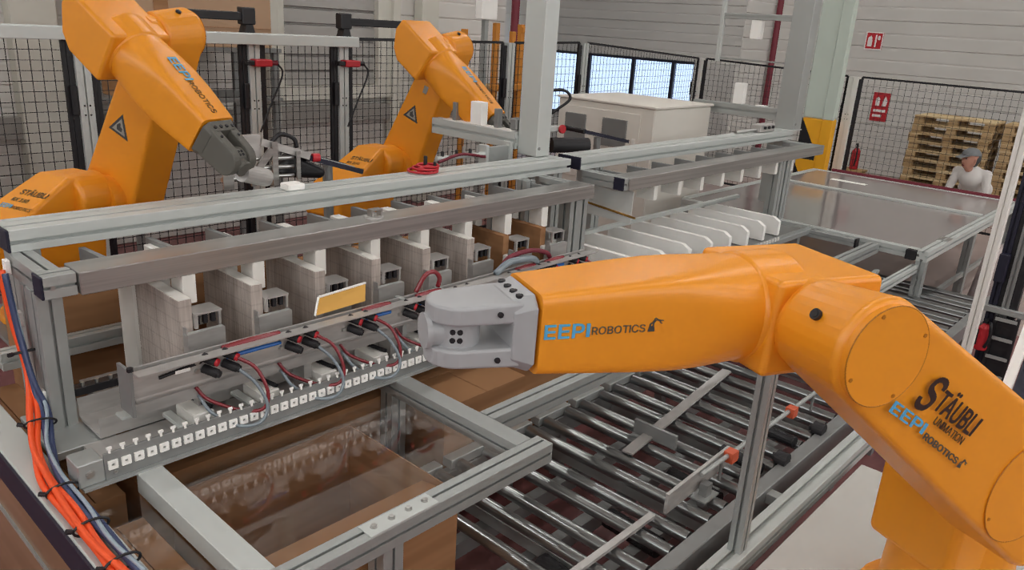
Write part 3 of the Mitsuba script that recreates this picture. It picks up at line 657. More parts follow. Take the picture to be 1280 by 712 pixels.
part(tb, 'hinge', cat([B(7.9, 8.06, 1.70, 1.79, .835, .845)]), 'bolt')
for i in range(4): part(tb, 'bolt', hexbolt((7.93 + .035 * i, 1.745, .845), Z, .01, .008), 'bolt')
for (x, y) in ((7.33, 1.705), (10.9, 1.705), (7.5, 4.16), (10.9, 4.16), (9.0, 1.705)): part(tb, 'leg', profZ(x, x + .085, y, y + .085, 0, .74), 'alu')
part(tb, 'side_bar', B(7.42, 10.9, 1.72, 1.75, .28, .33), 'alu')
part(tb, 'white_label', B(10.3, 10.42, 3.3, 3.75, .826, .828), 'white_bright', 'white paper label')
part(tb, 'red_edge', B(11.0, 11.03, 1.7, 4.0, .80, .865, .003), 'red_dark', 'dark red edge board')
obj('stop_bar', cat([profY(7.22, 7.29, 2.3, 2.9, .76, .83)]), 'alu', 'short aluminium bar in front of the smoked table edge', 'bar')
part('stop_bar', 'end_cap', B(7.215, 7.295, 2.28, 2.3, .755, .835, .003), 'black')
obj('plastic_sack', None or rhull([(8.4, 1.42, .1), (8.75, 1.5, .1), (8.75, 1.25, .1), (8.4, 1.2, .1), (8.5, 1.4, .62), (8.66, 1.38, .66)], .1), 'sack', 'pale pinkish plastic sack standing beyond the table side', 'sack', smooth=True)

# ------------------------------------------------------------------ portals on the beams
p1 = thing('portal', 'tall pale aluminium portal standing on the near top beam in front of the middle robot', 'portal')
part(p1, 'post', B(4.275, 4.42, 3.655, 3.84, 1.602, 4.4, .004), 'alu_light')
part(p1, 'foot_bolt', cyl((4.30, 3.65, 1.66), (4.30, 3.656, 1.66), .012, 12), 'alu_dark')
part(p1, 'cross_beam', profY(4.24, 4.33, 3.84, 4.74, 1.635, 1.755, sw=.02, sd=.016), 'alu_light')
for y in (4.05, 4.5): part(p1, 'stop_plate', B(4.25, 4.30, y - .02, y + .02, 1.756, 1.90, .002), 'alu_dark')
part(p1, 'end_cap', B(4.24, 4.33, 4.74, 4.745, 1.635, 1.755), 'alu')
obj('white_pad', B(4.245, 4.32, 4.20, 4.32, 1.757, 1.93, .006), 'white_bright', 'white block standing on the cross beam of the near portal', 'block')
obj('white_pad_plate', B(4.245, 4.325, 3.88, 4.62, 1.7555, 1.763, .001), 'white', 'white strip on the cross beam of the near portal', 'strip')
obj('small_motor', cat([B(4.27, 4.36, 3.86, 3.93, 1.765, 1.85, .01)]), 'alu_dark', 'small dark motor on the near portal beam beside its post', 'motor')
p2 = thing('portal', 'tall grey portal on the far end of the farther top beam', 'portal')
part(p2, 'post', B(8.30, 8.48, 3.50, 3.72, 1.602, 4.6, .004), 'alu')
part(p2, 'foot_bolt', cyl((8.33, 3.494, 1.66), (8.33, 3.502, 1.66), .014, 12), 'alu_dark')
part(p2, 'cross_beam', profY(8.30, 8.40, 3.72, 4.75, 1.68, 1.80, sw=.022, sd=.018), 'alu')
part(p2, 'hanger', B(8.30, 8.345, 4.50, 4.545, 2.24, 4.6, .004), 'alu_light')
part(p2, 'upper_beam', profY(8.30, 8.40, 3.72, 4.50, 2.70, 2.76), 'alu')
part(p2, 'upper_beam', profY(8.30, 8.345, 3.72, 4.50, 2.24, 2.285), 'alu')
part(p2, 'deck_plate', B(8.16, 8.48, 3.48, 3.72, 1.596, 1.6025), 'alu_light')
obj('white_pad_block', B(8.31, 8.39, 4.14, 4.26, 1.801, 2.03, .006), 'white_bright', 'white block standing on the cross beam of the farther portal', 'block')
obj('hanging_white_pad', B(8.31, 8.39, 4.05, 4.17, 2.50, 2.70, .006), 'white_bright', 'white block under the upper beam of the farther portal', 'block')
obj('white_rest', B(8.31, 8.39, 3.86, 3.98, 1.801, 1.815, .002), 'white_bright', 'small white rest on the cross beam of the farther portal', 'block')
k = thing('air_unit', 'small steel valve unit on the farther top beam below the portal', 'valve unit')
part(k, 'body', B(7.62, 7.95, 3.55, 3.66, 1.602, 1.68, .008), 'steel_dull')
for i in range(3): part(k, 'port', cyl((7.7 + i * .09, 3.548, 1.65), (7.7 + i * .09, 3.53, 1.65), .016, 12), 'black')
part(k, 'nozzle', cyl((7.62, 3.6, 1.63), (7.3, 3.66, 1.61), .018, 12), 'bolt')
obj('white_cube', B(2.19, 2.29, 3.55, 3.64, 1.6, 1.635, .006), 'white_bright', 'white plastic block lying on the near top beam under the left gripper', 'block')
k = thing('hose_coil', 'coil of red hose with a black pin lying on the near top beam', 'hose coil')
for i in range(3): part(k, 'loop', ring((3.17 + .02 * i, 3.62, 1.612 + .014 * i), .09 - .012 * i, .008, Z), 'red', smooth=True)
part(k, 'fill', rhull([(3.13, 3.60, 1.62), (3.23, 3.64, 1.62), (3.19, 3.6, 1.63)], .02), 'red')
part(k, 'pin', cyl((3.19, 3.62, 1.602), (3.19, 3.62, 1.70), .012, 10), 'black')
part(k, 'clip', cyl((3.25, 3.60, 1.602), (3.25, 3.6, 1.66), .01, 10), 'rubber')
# steel guide shoe lying on steel beam
k = thing('clamp_shoe', 'small chrome clamp on the near brushed steel beam', 'clamp')
part(k, 'base', cyl((2.45, 3.17, 1.507), (2.45, 3.17, 1.515), .05, 20), 'steel_dull')
part(k, 'bow', cat([B(2.42, 2.43, 3.15, 3.19, 1.514, 1.55), B(2.48, 2.49, 3.15, 3.19, 1.514, 1.55), B(2.42, 2.49, 3.15, 3.19, 1.545, 1.552)]), 'bolt')

# ------------------------------------------------------------------ cabinet and feed units behind the beams
cbk = thing('electric_cabinet', 'large cream metal cabinet behind the farther top beam, below the windows', 'cabinet')
part(cbk, 'body', B(7.06, 8.22, 4.46, 5.75, .05, 1.75, .012), 'cabinet')
part(cbk, 'lid', B(7.04, 8.24, 4.44, 5.77, 1.75, 1.775, .006), 'cabinet')
part(cbk, 'door', B(7.045, 7.06, 4.62, 5.7, .9, 1.68, .004), 'cabinet')
part(cbk, 'plinth', B(7.1, 8.2, 4.5, 5.7, 0, .05), 'alu_dark')
for y0, y1 in ((5.33, 5.62), (4.78, 5.10)): part(cbk, 'grille', B(7.03, 7.046, y0, y1, 1.30, 1.60, .003), 'alu_dark', 'grey vent grille')
part(cbk, 'latch', B(7.03, 7.045, 4.66, 4.70, 1.28, 1.42, .003), 'white')
for i, (x, y, lab) in enumerate([(2.50, 3.84, 'dark blue feed track ending behind the near top beam, left of the middle robot'), (5.25, 3.98, 'dark blue feed track in front of the cream cabinet')]):
    k = thing('feed_track', lab, 'feed track')
    d = np.array([.36, -.02, -.11]) if i == 0 else np.array([.62, -.02, -.12])
    o = np.array([x, y, 1.71 if i == 0 else 1.69])
    s = np.array([.03, .22, 0])
    for j in range(3): part(k, 'rail', ext(sbox(-.014, -.014, .014, .014), o + s * j * .5, o + s * j * .5 + d), 'navy' if j != 1 else 'alu_light')
    part(k, 'head', cyl(o - .03 * s, o + s * 1.1, .02, 14), 'black')
    part(k, 'stem', cyl(o + d * .5 + s * .5 - Z * .02, (o[0] + d[0] * .5 + .02, o[1] + d[1] * .5 + .07, 0), .03, 12), 'alu_dark')
k = thing('photo_unit', 'grey sensor unit with a red button just right of the near portal post', 'sensor unit')
part(k, 'arm', B(4.62, 5.0, 4.02, 4.1, 1.70, 1.74, .004), 'alu_light')
part(k, 'body', B(4.66, 4.76, 4.02, 4.12, 1.60, 1.70, .006), 'alu_dark')
part(k, 'button', cyl((4.98, 4.01, 1.72), (4.98, 3.99, 1.72), .035, 16), 'red')
part(k, 'drum', cyl((4.85, 4.0, 1.60), (5.15, 3.86, 1.60), .06, 18), 'rubber', smooth=40)
part(k, 'stem', B(4.68, 4.74, 4.04, 4.10, 0, 1.60), 'alu_dark')
k = thing('wall_socket', 'black plug box with red top and looped cable beside the near portal', 'plug box')
part(k, 'box', B(5.06, 5.14, 4.30, 4.38, 1.86, 2.02, .006), 'black')
part(k, 'top', B(5.07, 5.13, 4.31, 4.37, 2.02, 2.10, .006), 'red')
part(k, 'cable', tube([(5.1, 4.3, 1.99), (5.22, 4.2, 2.0), (5.26, 4.17, 1.93), (5.16, 4.24, 1.83), (5.08, 4.3, 1.74), (5.06, 4.32, 1.5)], .012), 'black', smooth=True)
part(k, 'stem', B(5.04, 5.10, 4.32, 4.38, 0, 1.86), 'alu_dark')
k = thing('valve_terminal', 'steel valve block with small fittings behind the near beam, under the near portal beam', 'valve block')
part(k, 'block', B(3.98, 4.2, 3.86, 3.9, 1.55, 1.66, .003), 'alu')
part(k, 'cheek', B(3.95, 3.98, 3.84, 3.92, 1.54, 1.68, .003), 'alu_light')
part(k, 'cheek', B(4.2, 4.23, 3.84, 3.92, 1.54, 1.69, .003), 'alu_light')
part(k, 'pipe', cyl((3.5, 3.86, 1.62), (3.95, 3.86, 1.62), .016, 12), 'alu_light')
for i in range(6): part(k, 'fitting', cyl((3.55 + i * .065, 3.86, 1.63), (3.55 + i * .065, 3.86, 1.665 + .02 * (i % 2)), .011, 10), 'bolt' if i % 2 else 'rubber')
part(k, 'hose', tube([(3.5, 3.84, 1.60), (3.7, 3.83, 1.64), (3.95, 3.85, 1.6)], .01), 'red_dark', smooth=True)
part(k, 'stem', B(4.05, 4.11, 3.86, 3.9, 0, 1.55), 'alu_dark')

# ------------------------------------------------------------------ robots
def robot(S, psi, a, b, L1, L2, label, wrist_m, roll, zped, arm_text, small_text, sc=1.0):
    S = np.array(S, float); psi, a, b = np.radians([psi, a, b])
    e = np.array([math.cos(psi), math.sin(psi), 0]); n = np.array([-math.sin(psi), math.cos(psi), 0])
    RB = np.stack([e, n, Z], 1) * sc
    ax = math.sin(a) * e + math.cos(a) * Z; RA = np.stack([ax, n, np.cross(ax, n)], 1) * sc
    fx_ = math.cos(b) * e + math.sin(b) * Z; RF = np.stack([fx_, n, np.cross(fx_, n)], 1) * sc
    E = S + RA[:, 0] * L1
    k = thing('industrial_robot', label, 'robot')
    W = lambda m, R, o: xf(m, R, o)
    # shoulder with hub, turret and rear connector housing
    zb = (zped - S[2]) / sc
    sh = rhull(np.vstack([circle((-.06, -.02, .04), .11, Y), circle((-.06, .13, .04), .11, Y)]), .03)
    body = rhull([(x, y, z) for y in (-.16, .13) for x, z in ((-.08, .13), (-.30, .13), (-.5, -.05), (-.5, -.40), (-.08, -.40))], .03) if arm_text else rhull([(-.02, .13, .14), (-.22, .13, .14), (-.02, -.06, .145), (-.22, -.06, .145), (.02, -.56, -.135), (-.30, -.56, -.135), (.0, -.56, -.28), (-.30, -.56, -.28), (-.08, .13, -.40), (-.5, .13, -.40), (-.08, -.3, -.42), (-.5, -.3, -.42)], .03)
    part(k, 'shoulder', W(cat([tri(sh), tri(body)]), RB, S), 'orange', smooth=28)
    t = cyl((-.31, -.02, zb + .05), (-.31, -.02, -.2), .22, 36, .20)
    part(k, 'base', W(t, RB, S), 'orange', smooth=35)
    part(k, 'base_flange', W(rhull(np.vstack([circle((-.31, -.02, zb + .02), .27, Z), circle((-.31, -.02, zb + .04), .27, Z)]), .015), RB, S), 'orange', smooth=35)
    # upper arm
    pts = np.vstack([circle((.02, y, .05), .175, Y, 36) for y in (.215, .40)] + [circle((1.03 * L1 - .01 * (y < .3), y, -.006 * (y < .3)), .115 - .014 * (y < .3), Y, 36) for y in (.20, .385)])
    am = part(k, 'upper_arm', W(rhull(pts, .022), RA, S), 'orange', smooth=24)
    for cx, cz, rr in ((1.03 * L1, 0, .124), (.20, .03, .16)):
        part(am, 'cover_plate', W(cyl((cx, .404, cz), (cx, .4235, cz), rr, 48), RA, S), 'orange', smooth=35)
        part(am, 'seam', W(ring((cx, .4225, cz), rr + .0005, .0016, Y, 64), RA, S), 'seam', 'darker cover seam', smooth=True)
        for q in range(4):
            an = q * math.pi / 2 + .5
            part(am, 'screw', W(cyl((cx + (rr - .012) * math.cos(an), .42, cz + (rr - .012) * math.sin(an)), (cx + (rr - .012) * math.cos(an), .4255, cz + (rr - .012) * math.sin(an)), .0052, 10), RA, S), 'seam')
    part(am, 'oil_plug', W(cat([cyl((1.03 * L1 + .13 * math.cos(-.12), .30, .13 * math.sin(-.12)), (1.03 * L1 + .139 * math.cos(-.12), .30, .139 * math.sin(-.12)), .014, 18), cyl((1.03 * L1 + .138 * math.cos(-.12), .30, .138 * math.sin(-.12)), (1.03 * L1 + .141 * math.cos(-.12), .30, .141 * math.sin(-.12)), .009, 18)]), RA, S), 'black')
    part(k, 'hub', W(cyl((-.01, .12, .03), (-.01, .22, .03), .145, 40), RA, S), 'orange', smooth=35)
    part(k, 'elbow_hub', W(cyl((0, .12, 0), (0, .22, 0), .122, 40), RF, E), 'orange', smooth=35)
    # elbow head and forearm
    hd = rhull([(u, y, w) for (u, w) in ((-.15, -.08), (-.08, -.125), (.12, -.125), (.11, .10), (-.205, .10), (-.21, .03)) for y in (-.158, .145)], .018)
    boss = rhull(np.vstack([circle((.0, 0, -.005), .135, X, 40), circle((.125, 0, -.003), .132, X, 40)]), .02)
    part(k, 'elbow_head', W(cat([hd, boss]), RF, E), 'orange', smooth=26)
    def octo(u, h, c, dw=0): return [(u, sy * yy, sw * ww + dw) for sy in (-1, 1) for sw in (-1, 1) for yy, ww in ((h, h - c), (h - c, h))]
    H0, H1, U0 = .126, .092, .30
    def superell(u, h, q):
        t = np.linspace(0, 2 * np.pi, 64, endpoint=False); c, sn = np.cos(t), np.sin(t)
        return np.stack([t * 0 + u, h * np.sign(c) * np.abs(c) ** (2 / q), h * np.sign(sn) * np.abs(sn) ** (2 / q)], 1)
    fa = tri(m3.Manifold.hull_points(np.vstack([superell(.1, .142, 2), superell(.17, .141, 2.1), superell(.24, .137, 2.8), superell(U0, .133, 4), superell(.38, .127, 6), superell(.5, .118, 8), superell(L2, .100, 9)])))
    fm = part(k, 'forearm', W(fa, RF, E), 'orange', smooth=24)
    # wrist: end plate, fork, drum and flange, turned by roll about the forearm axis
    ro = math.radians(roll); RW = RF @ np.array([[1, 0, 0], [0, math.cos(ro), -math.sin(ro)], [0, math.sin(ro), math.cos(ro)]]) * .84; O = E + RF[:, 0] * (L2 + .010)
    wr = part(k, 'wrist', W(rhull(octo(.002, .09, .024) + octo(.045, .078, .024), .006), RF, O), wrist_m, 'grey wrist housing', smooth=24)
    for s in (-1, 1):
        pr = rhull(np.vstack([circle((.19, 0, s * .078), .078, Z, 28), circle((.19, 0, s * .044), .078, Z, 28), [(.04, yy, s * zz) for yy in (-.085, .085) for zz in (.045, .085)]]), .01)
        part(wr, 'fork_prong', W(pr, RW, O), wrist_m, smooth=26)
    part(wr, 'drum', W(cyl((.19, 0, -.055), (.19, 0, .055), .066, 32), RW, O), wrist_m, smooth=35)
    part(wr, 'gasket', W(cyl((.19, 0, -.046), (.19, 0, -.05), .07, 32), RW, O), 'black')
    for q in range(4):      # vent marks on the drum
        an = 1.1 + (q % 2) * .3
        part(wr, 'vent_mark', W(cyl((.19 + .060 * math.cos(an), .060 * math.sin(an), -.012 + .024 * (q // 2)), (.19 + .0675 * math.cos(an), .0675 * math.sin(an), -.012 + .024 * (q // 2)), .008, 12), RW, O), 'black')
    for s in (-1, 1):
        for t_ in (-1, 1): part(wr, 'bolt', W(cyl((.10, t_ * .087, s * .066), (.10, t_ * .099, s * .066), .008, 12), RW, O), 'black')
    for yy in (-.055, -.018, .018, .055):
        part(wr, 'bolt', W(cyl((.03, yy, .082), (.03, yy, .092), .009, 12), RF, O), 'black')
    part(wr, 'tool_flange', W(cat([cyl((.19, 0, 0), (.27, 0, 0), .05, 28, .045), cyl((.27, 0, 0), (.285, 0, 0), .05, 28)]), RW, O), wrist_m, smooth=35)
    # lettering
    def on_arm(text, p0, p1, h, m, bold=False, shear=0., name='lettering'):
        """lettering on the outer face of the arm, from p0 to p1 (along, up)"""
        dx = np.array([p1[0] - p0[0], 0, p1[1] - p0[1]]); L = np.linalg.norm(dx); dx /= L
        up = np.array([-dx[2], 0, dx[0]])
        up = up if up[2] > 0 else -up
        R = RA @ np.stack([dx, up, np.cross(dx, up)], 1)
        w0 = word(text, h, .001, bold).bounds[1][0]
        m_, _ = lettering(text, h, R, S + RA @ np.array([p0[0], .4236, p0[1]]), bold, L / w0, .0012, shear)
        part(am, name, m_, m)
    def icon():
        from shapely.geometry import LineString, Point
        arm = Polygon([(0, 0), (.62, 0), (.5, .5), (.12, .5)]).union(Point(.31, .55).buffer(.2)).union(LineString([(.31, .55), (.62, 1.02)]).buffer(.09)).union(Point(.62, 1.02).buffer(.13)).union(LineString([(.62, 1.02), (1.05, .9)]).buffer(.06))
        return arm.union(LineString([(1.3, .88), (1.15, .92), (1.04, .86), (1.06, .72), (1.2, .66)]).buffer(.04)).difference(Point(.31, .55).buffer(.1)).difference(Point(.62, 1.02).buffer(.055))
    if arm_text:
        # reading direction runs from elbow to shoulder
        on_arm('S', (.858, -.034), (.798, -.026), .094, 'text_black', True, .30)
        on_arm('TÄUBLI', (.785, -.004), (.587, .016), .055, 'text_black', True, .12)
        on_arm('UNIMATION', (.746, -.030), (.597, -.016), .021, 'text_black', False, .05)
        on_arm('EEPI', (.909, -.086), (.752, -.069), .030, 'logo_blue', True)
        on_arm('ROBOTICS', (.741, -.074), (.561, -.060), .017, 'logo_dark', True)
        d2 = (-.405, .052)
        dx = np.array([d2[0], 0, d2[1]]); dx /= np.linalg.norm(dx); up = np.array([-dx[2], 0, dx[0]]); up = up if up[2] > 0 else -up
        part(am, 'robot_emblem', plate_poly(affinity.scale(icon(), .024, .024, origin=(0, 0)), .0012, RA @ np.stack([dx, up, np.cross(dx, up)], 1), S + RA @ np.array([.55, .4236, -.062])), 'logo_dark')
    # forearm lettering
    side = small_text
    if side == 'side':      # +y face, reading from wrist to elbow
        tilt = math.atan2(.118 - .100, L2 - .5)
        dx = np.array([-math.cos(tilt), math.sin(tilt), 0.]); up = Z; nn = np.cross(dx, up)
        o = lambda u, w: E + RF @ np.array([u, .1003 + (L2 - u) * math.tan(tilt) + .0008, w])
        R = RF @ np.stack([dx, up, nn], 1)
        m_, w1 = lettering('EEPI', .034, R, o(.742, -.004), True, 1.25, .0012)
        part(fm, 'lettering', m_, 'logo_blue')
        m_, w2 = lettering('ROBOTICS', .019, R, o(.742 - w1 - .005, .001), False, 1.1, .0012)
        part(fm, 'lettering', m_, 'logo_dark')
        part(fm, 'robot_emblem', plate_poly(affinity.scale(icon(), .030, .030, origin=(0, 0)), .0012, R, o(.742 - w1 - w2 - .012, .001)), 'logo_dark')
    else:                   # top face, reading down the forearm
        tilt = math.atan2(.118 - .100, L2 - .5)
        dx = np.array([math.cos(tilt), 0, -math.sin(tilt)]); up = Y; nn = np.cross(dx, up)
        R = RF @ np.stack([dx, up, nn], 1)
        o = lambda u, y: E + RF @ np.array([u, y, .1003 + (L2 - u) * math.tan(tilt) + .001])
        m_, w1 = lettering('EEPI', .050, R, o(.30, -.015), True, 1.1, .0012)
        part(fm, 'lettering', m_, 'logo_blue')
        m_, w2 = lettering('ROBOTICS', .030, R, o(.30 + w1 + .006, -.012), False, 1.0, .0012)
        part(fm, 'lettering', m_, 'text_black')
        # warning triangle on the inner face of the arm, label on the shoulder
        R = RA @ np.stack([-Z, X, np.cross(-Z, X)], 1)
        R = RA @ np.stack([Z, X, np.cross(Z, X)], 1)
        tri_o = Polygon([(-.075, 0), (.075, 0), (0, .125)])
        tg = part(am, 'warning_triangle', plate_poly(tri_o, .002, R, S + RA @ np.array([.40, .1835, .065])), 'logo_dark', 'dark warning triangle')
        part(tg, 'field', plate_poly(tri_o.buffer(-.014), .002, R, S + RA @ np.array([.40, .1820, .065])), 'grey_tag')
        part(tg, 'pictogram', plate_poly(Polygon([(-.02, .025), (.015, .025), (.022, .05), (0, .072), (-.006, .05), (-.022, .045)]), .002, R, S + RA @ np.array([.40, .1806, .065])), 'logo_dark')
        part(am, 'grey_tag', plate_poly(sbox(-.02, -.03, .02, .03), .002, R, S + RA @ np.array([.68, .1795, .02])), 'grey_tag', 'small grey tag')
        sl = math.atan2(.28, .50); dx = X; up = np.array([0, math.cos(sl), math.sin(sl)]); nn = np.cross(dx, up)
        R = RB @ np.stack([dx, up, nn], 1)
        o = lambda u, v: S + RB @ (np.array([-.24, -.56, -.135]) + dx * u + up * v + nn * .0308)
        sp = part(k, 'lettering', lettering('STÄUBLI', .036, R, o(.06, .40), True)[0], 'text_black')
        part(k, 'lettering', lettering('RX 160', .026, R, o(.06, .345), True)[0], 'text_black')
        m_, w1 = lettering('EEPI', .028, R, o(.03, .29), True, 1.1)
        part(k, 'lettering', m_, 'logo_blue')
        part(k, 'lettering', lettering('ROBOTICS', .022, R, o(.03 + w1 + .004, .29))[0], 'text_black')
    pd = thing('robot_pedestal', {0: 'grey steel pedestal under the left rear robot', 1: 'grey steel pedestal under the middle rear robot', 2: 'white plinth beside the roller conveyor carrying the near robot'}[robot.n], 'pedestal')
    robot.n += 1
    return k, pd, S, RB, RF, RW, O
robot.n = 0
r1, pd1, S1, RB1, RF1, RW1, O1 = robot((1.52, 4.55, 1.405), 288, 24.5, -36, 1.0, .69, 'orange industrial robot at the left with a grey bolted wrist and steel gripper', 'wrist_dark', 90, .72, False, 'top')
r2, pd2, S2, RB2, RF2, RW2, O2 = robot((4.215, 5.285, 1.25), 283, 22, -37.5, 1.0, .74, 'orange industrial robot in the middle behind the red hose coil', 'wrist_dark', 90, .6, False, 'top', 1.07)
r3, pd3, S3, RB3, RF3, RW3, O3 = robot((2.723, .501, 1.193), 155.44, 51.75, .883, 1.0, .75, 'large orange industrial robot in front, reaching across from the lower right', 'wrist', 0, .42, True, 'side')
for pd, S_, RB_ in ((pd1, S1, RB1), (pd2, S2, RB2)):
    c = S_ + RB_ @ np.array([-.31, -.02, 0]); zt = .72 if pd == pd1 else .6
    part(pd, 'column', cyl((c[0], c[1], .02), (c[0], c[1], zt - .015), .22, 28), 'alu_dark', smooth=35)
    part(pd, 'top_plate', B(c[0] - .34, c[0] + .34, c[1] - .34, c[1] + .34, zt - .016, zt + .005, .003), 'alu_dark')
    part(pd, 'foot_plate', B(c[0] - .4, c[0] + .4, c[1] - .4, c[1] + .4, 0, .02, .003), 'alu_dark')
part(pd3, 'body', B(2.35, 3.95, -.25, .98, .0, .40, .01), 'plinth')
part(pd3, 'top_sheet', B(2.33, 3.97, -.27, 1.0, .40, .42, .004), 'plinth')
# gripper of the left robot
def local(O, R, m): return xf(m, R, O)
g0 = O1 + RF1[:, 0] * .19
gp_ = part(r1, 'gripper', cat([cyl(g0 + RB1 @ np.array([0, .02, -.05]), g0 + np.array([.18, .06, -.10]), .045, 20)]), 'steel_dull', 'steel gripper')
gx, gy, gz = 1.98, 3.86, 1.62
part(gp_, 'back_plate', B(gx + .08, gx + .22, gy - .03, gy, gz + .10, gz + .24, .002), 'steel_dull')
part(gp_, 'fork_plate', B(gx - .02, gx + .04, gy - .06, gy - .05, gz - .03, gz + .20, .001), 'steel')
part(gp_, 'fork_plate', B(gx + .14, gx + .17, gy - .06, gy - .05, gz - .03, gz + .10, .001), 'steel')
part(gp_, 'fork_plate', B(gx + .27, gx + .305, gy - .06, gy - .05, gz - .04, gz + .20, .001), 'steel')
part(gp_, 'fork_plate', B(gx + .42, gx + .445, gy - .06, gy - .05, gz - .02, gz + .14, .001), 'steel')
for zz in (.02, .07, .12): part(gp_, 'rod', cyl((gx - .02, gy - .04, gz + zz), (gx + .42, gy - .02, gz + zz - .02), .012, 12), 'bolt')
part(gp_, 'arm', ext(sbox(-.02, -.02, .02, .02), (gx + .22, gy - .02, gz + .2), (gx + .52, gy - .02, gz + .10)), 'steel_dull')
part(gp_, 'tie', ext(sbox(-.006, -.02, .006, .02), (gx + .15, gy - .055, gz + .02), (gx + .27, gy - .055, gz + .16)), 'steel')
part(gp_, 'red_plug', cyl((gx + .54, gy - .03, gz + .09), (gx + .58, gy - .04, gz + .09), .024, 14), 'red', 'red connector')
part(gp_, 'motor', rhull([(gx + .36, gy + .03, gz + .02), (gx + .62, gy + .03, gz - .01), (gx + .42, gy + .03, gz + .09)], .035), 'black', 'black motor')
part(gp_, 'hose', tube([(gx + .3, gy, gz + .19), (gx + .36, gy, gz + .23), (gx + .44, gy, gz + .2), (gx + .46, gy, gz + .15)], .012), 'black', smooth=True)
# near robot: tool plate on its flange
fl0 = O3 + RW3 @ np.array([.30, 0, 0])

# ------------------------------------------------------------------ background: rack, cartons, signs, pallets, person, extinguishers
k = thing('storage_rack', 'orange storage rack with a red-brown pipe behind the middle robot', 'rack')
for x in (7.48, 7.95): part(k, 'upright', B(x, x + .07, 7.2, 7.27, 0, 2.5, .004), 'orange_rack')
part(k, 'beam', B(7.45, 8.5, 7.17, 7.22, 1.66, 1.74, .004), 'orange_rack')
part(k, 'beam', B(7.95, 8.5, 7.17, 7.22, 2.40, 2.47, .004), 'orange_rack')
part(k, 'deck', B(7.45, 8.5, 7.22, 7.8, 1.66, 1.70), 'wood')
part(k, 'upright', B(8.44, 8.5, 7.2, 7.27, 0, 2.47, .004), 'orange_rack')
for x in (7.48, 8.42): part(k, 'rear_upright', B(x, x + .07, 7.78, 7.85, 0, 2.4, .004), 'orange_rack')
obj('red_brown_pipe', cyl((8.9, 8.2, 0), (8.9, 8.2, 6.5), .06, 16), 'red_dark', 'red-brown vertical pipe beside the orange rack', 'pipe', smooth=40)
obj('white_box_unit', B(6.99, 7.26, 6.98, 7.1, 2.53, 3.0, .01), 'white_bright', 'white box on a pole above the fence, left of the orange rack', 'box')
part('white_box_unit', 'pole', B(7.09, 7.15, 7.02, 7.08, 0, 2.53), 'alu')
obj('red_pipe', cyl((14.6, 6.8, 0), (14.6, 6.8, 6.5), .055, 14), 'red_dark', 'thin dark red vertical pipe behind the farther portal', 'pipe', smooth=40)
k = thing('high_carton', 'large tan carton on a shelf high behind the left robot head', 'carton')
part(k, 'body', B(2.95, 4.42, 7.4, 8.2, 2.12, 3.3, .004), 'cardboard_tan')
part(k, 'tape', B(3.25, 3.38, 7.39, 7.401, 2.12, 3.3), 'cardboard')
part(k, 'crease', B(2.95, 4.42, 7.392, 7.401, 2.3, 2.304), 'cardboard')
k = thing('shelf_stand', 'shelf stand carrying the large tan carton by the left wall', 'shelf')
part(k, 'shelf', B(2.9, 4.5, 7.35, 8.25, 2.08, 2.118), 'alu_dark')
for x in (2.92, 4.42):
    for y in (7.37, 8.18): part(k, 'leg', B(x, x + .06, y, y + .06, 0, 2.08), 'alu_dark')
part(k, 'lower_shelf', B(2.9, 4.5, 7.35, 8.25, 1.6, 1.63), 'alu_dark')
obj('brown_carton_back', B(3.0, 3.5, 7.5, 8.1, 1.632, 2.02, .004), 'cardboard', 'brown carton on the lower shelf behind the left robot elbow', 'carton')
for i, (x0, x1, y, z1, m, lab) in enumerate([(1.35, 1.75, 7.6, 1.72, 'shade', 'dark grey metal locker behind the left fence'), (.9, 1.3, 7.7, 3.4, 'wall_pale', 'pale tall sheet leaning by the left wall')]):
    k = thing('locker', lab, 'locker')
    part(k, 'body', B(x0, x1, y, y + .5, 0, z1, .01), m)
    part(k, 'door', B(x0 + .03, x1 - .03, y - .012, y, .1, z1 - .06, .003), m)
def sign(name, x, yc, zc, w, h, lab, kind):
    k = thing(name, lab, 'sign')
    part(k, 'board', B(x - .012, x, yc - w / 2, yc + w / 2, zc - h / 2, zc + h / 2), 'red')
    R = np.stack([-Y, Z, -X], 1)
    if kind == 'hose':
        part(k, 'border', plate_poly(sbox(-w / 2, -h / 2, w / 2, h / 2).difference(sbox(-w / 2 + .02, -h / 2 + .02, w / 2 - .02, h / 2 - .02)), .002, R, (x - .012, yc, zc)), 'sign_white')
        s = Polygon([(-.12, -.11), (-.03, -.11), (-.03, .02), (-.06, .1), (-.12, .06)]).union(sbox(.02, -.12, .05, .12)).union(sbox(.07, .02, .12, .1))
        part(k, 'pictogram', plate_poly(s, .002, R, (x - .013, yc, zc)), 'sign_white')
    else:
        s = Polygon([(-.1, .02), (-.02, .02), (-.02, .16), (-.06, .2), (-.1, .16)]).union(Polygon([(.03, .02), (.11, .02), (.13, .12), (.08, .22), (.04, .12)]))
        part(k, 'pictogram', plate_poly(s, .002, R, (x - .013, yc, zc)), 'sign_white')
        part(k, 'caption', plate_poly(sbox(-.12, -.1, .12, -.05).union(sbox(-.12, -.2, .06, -.15)), .002, R, (x - .013, yc, zc)), 'sign_white')
sign('fire_hose_sign', 16.98, 5.82, 2.61, .34, .34, 'small red fire point sign high on the far wall above the mesh fence', 'hose')
sign('extinguisher_sign', 16.98, 5.45, 1.35, .32, .56, 'taller red sign on the far wall seen through the mesh right of the white post', 'ext')
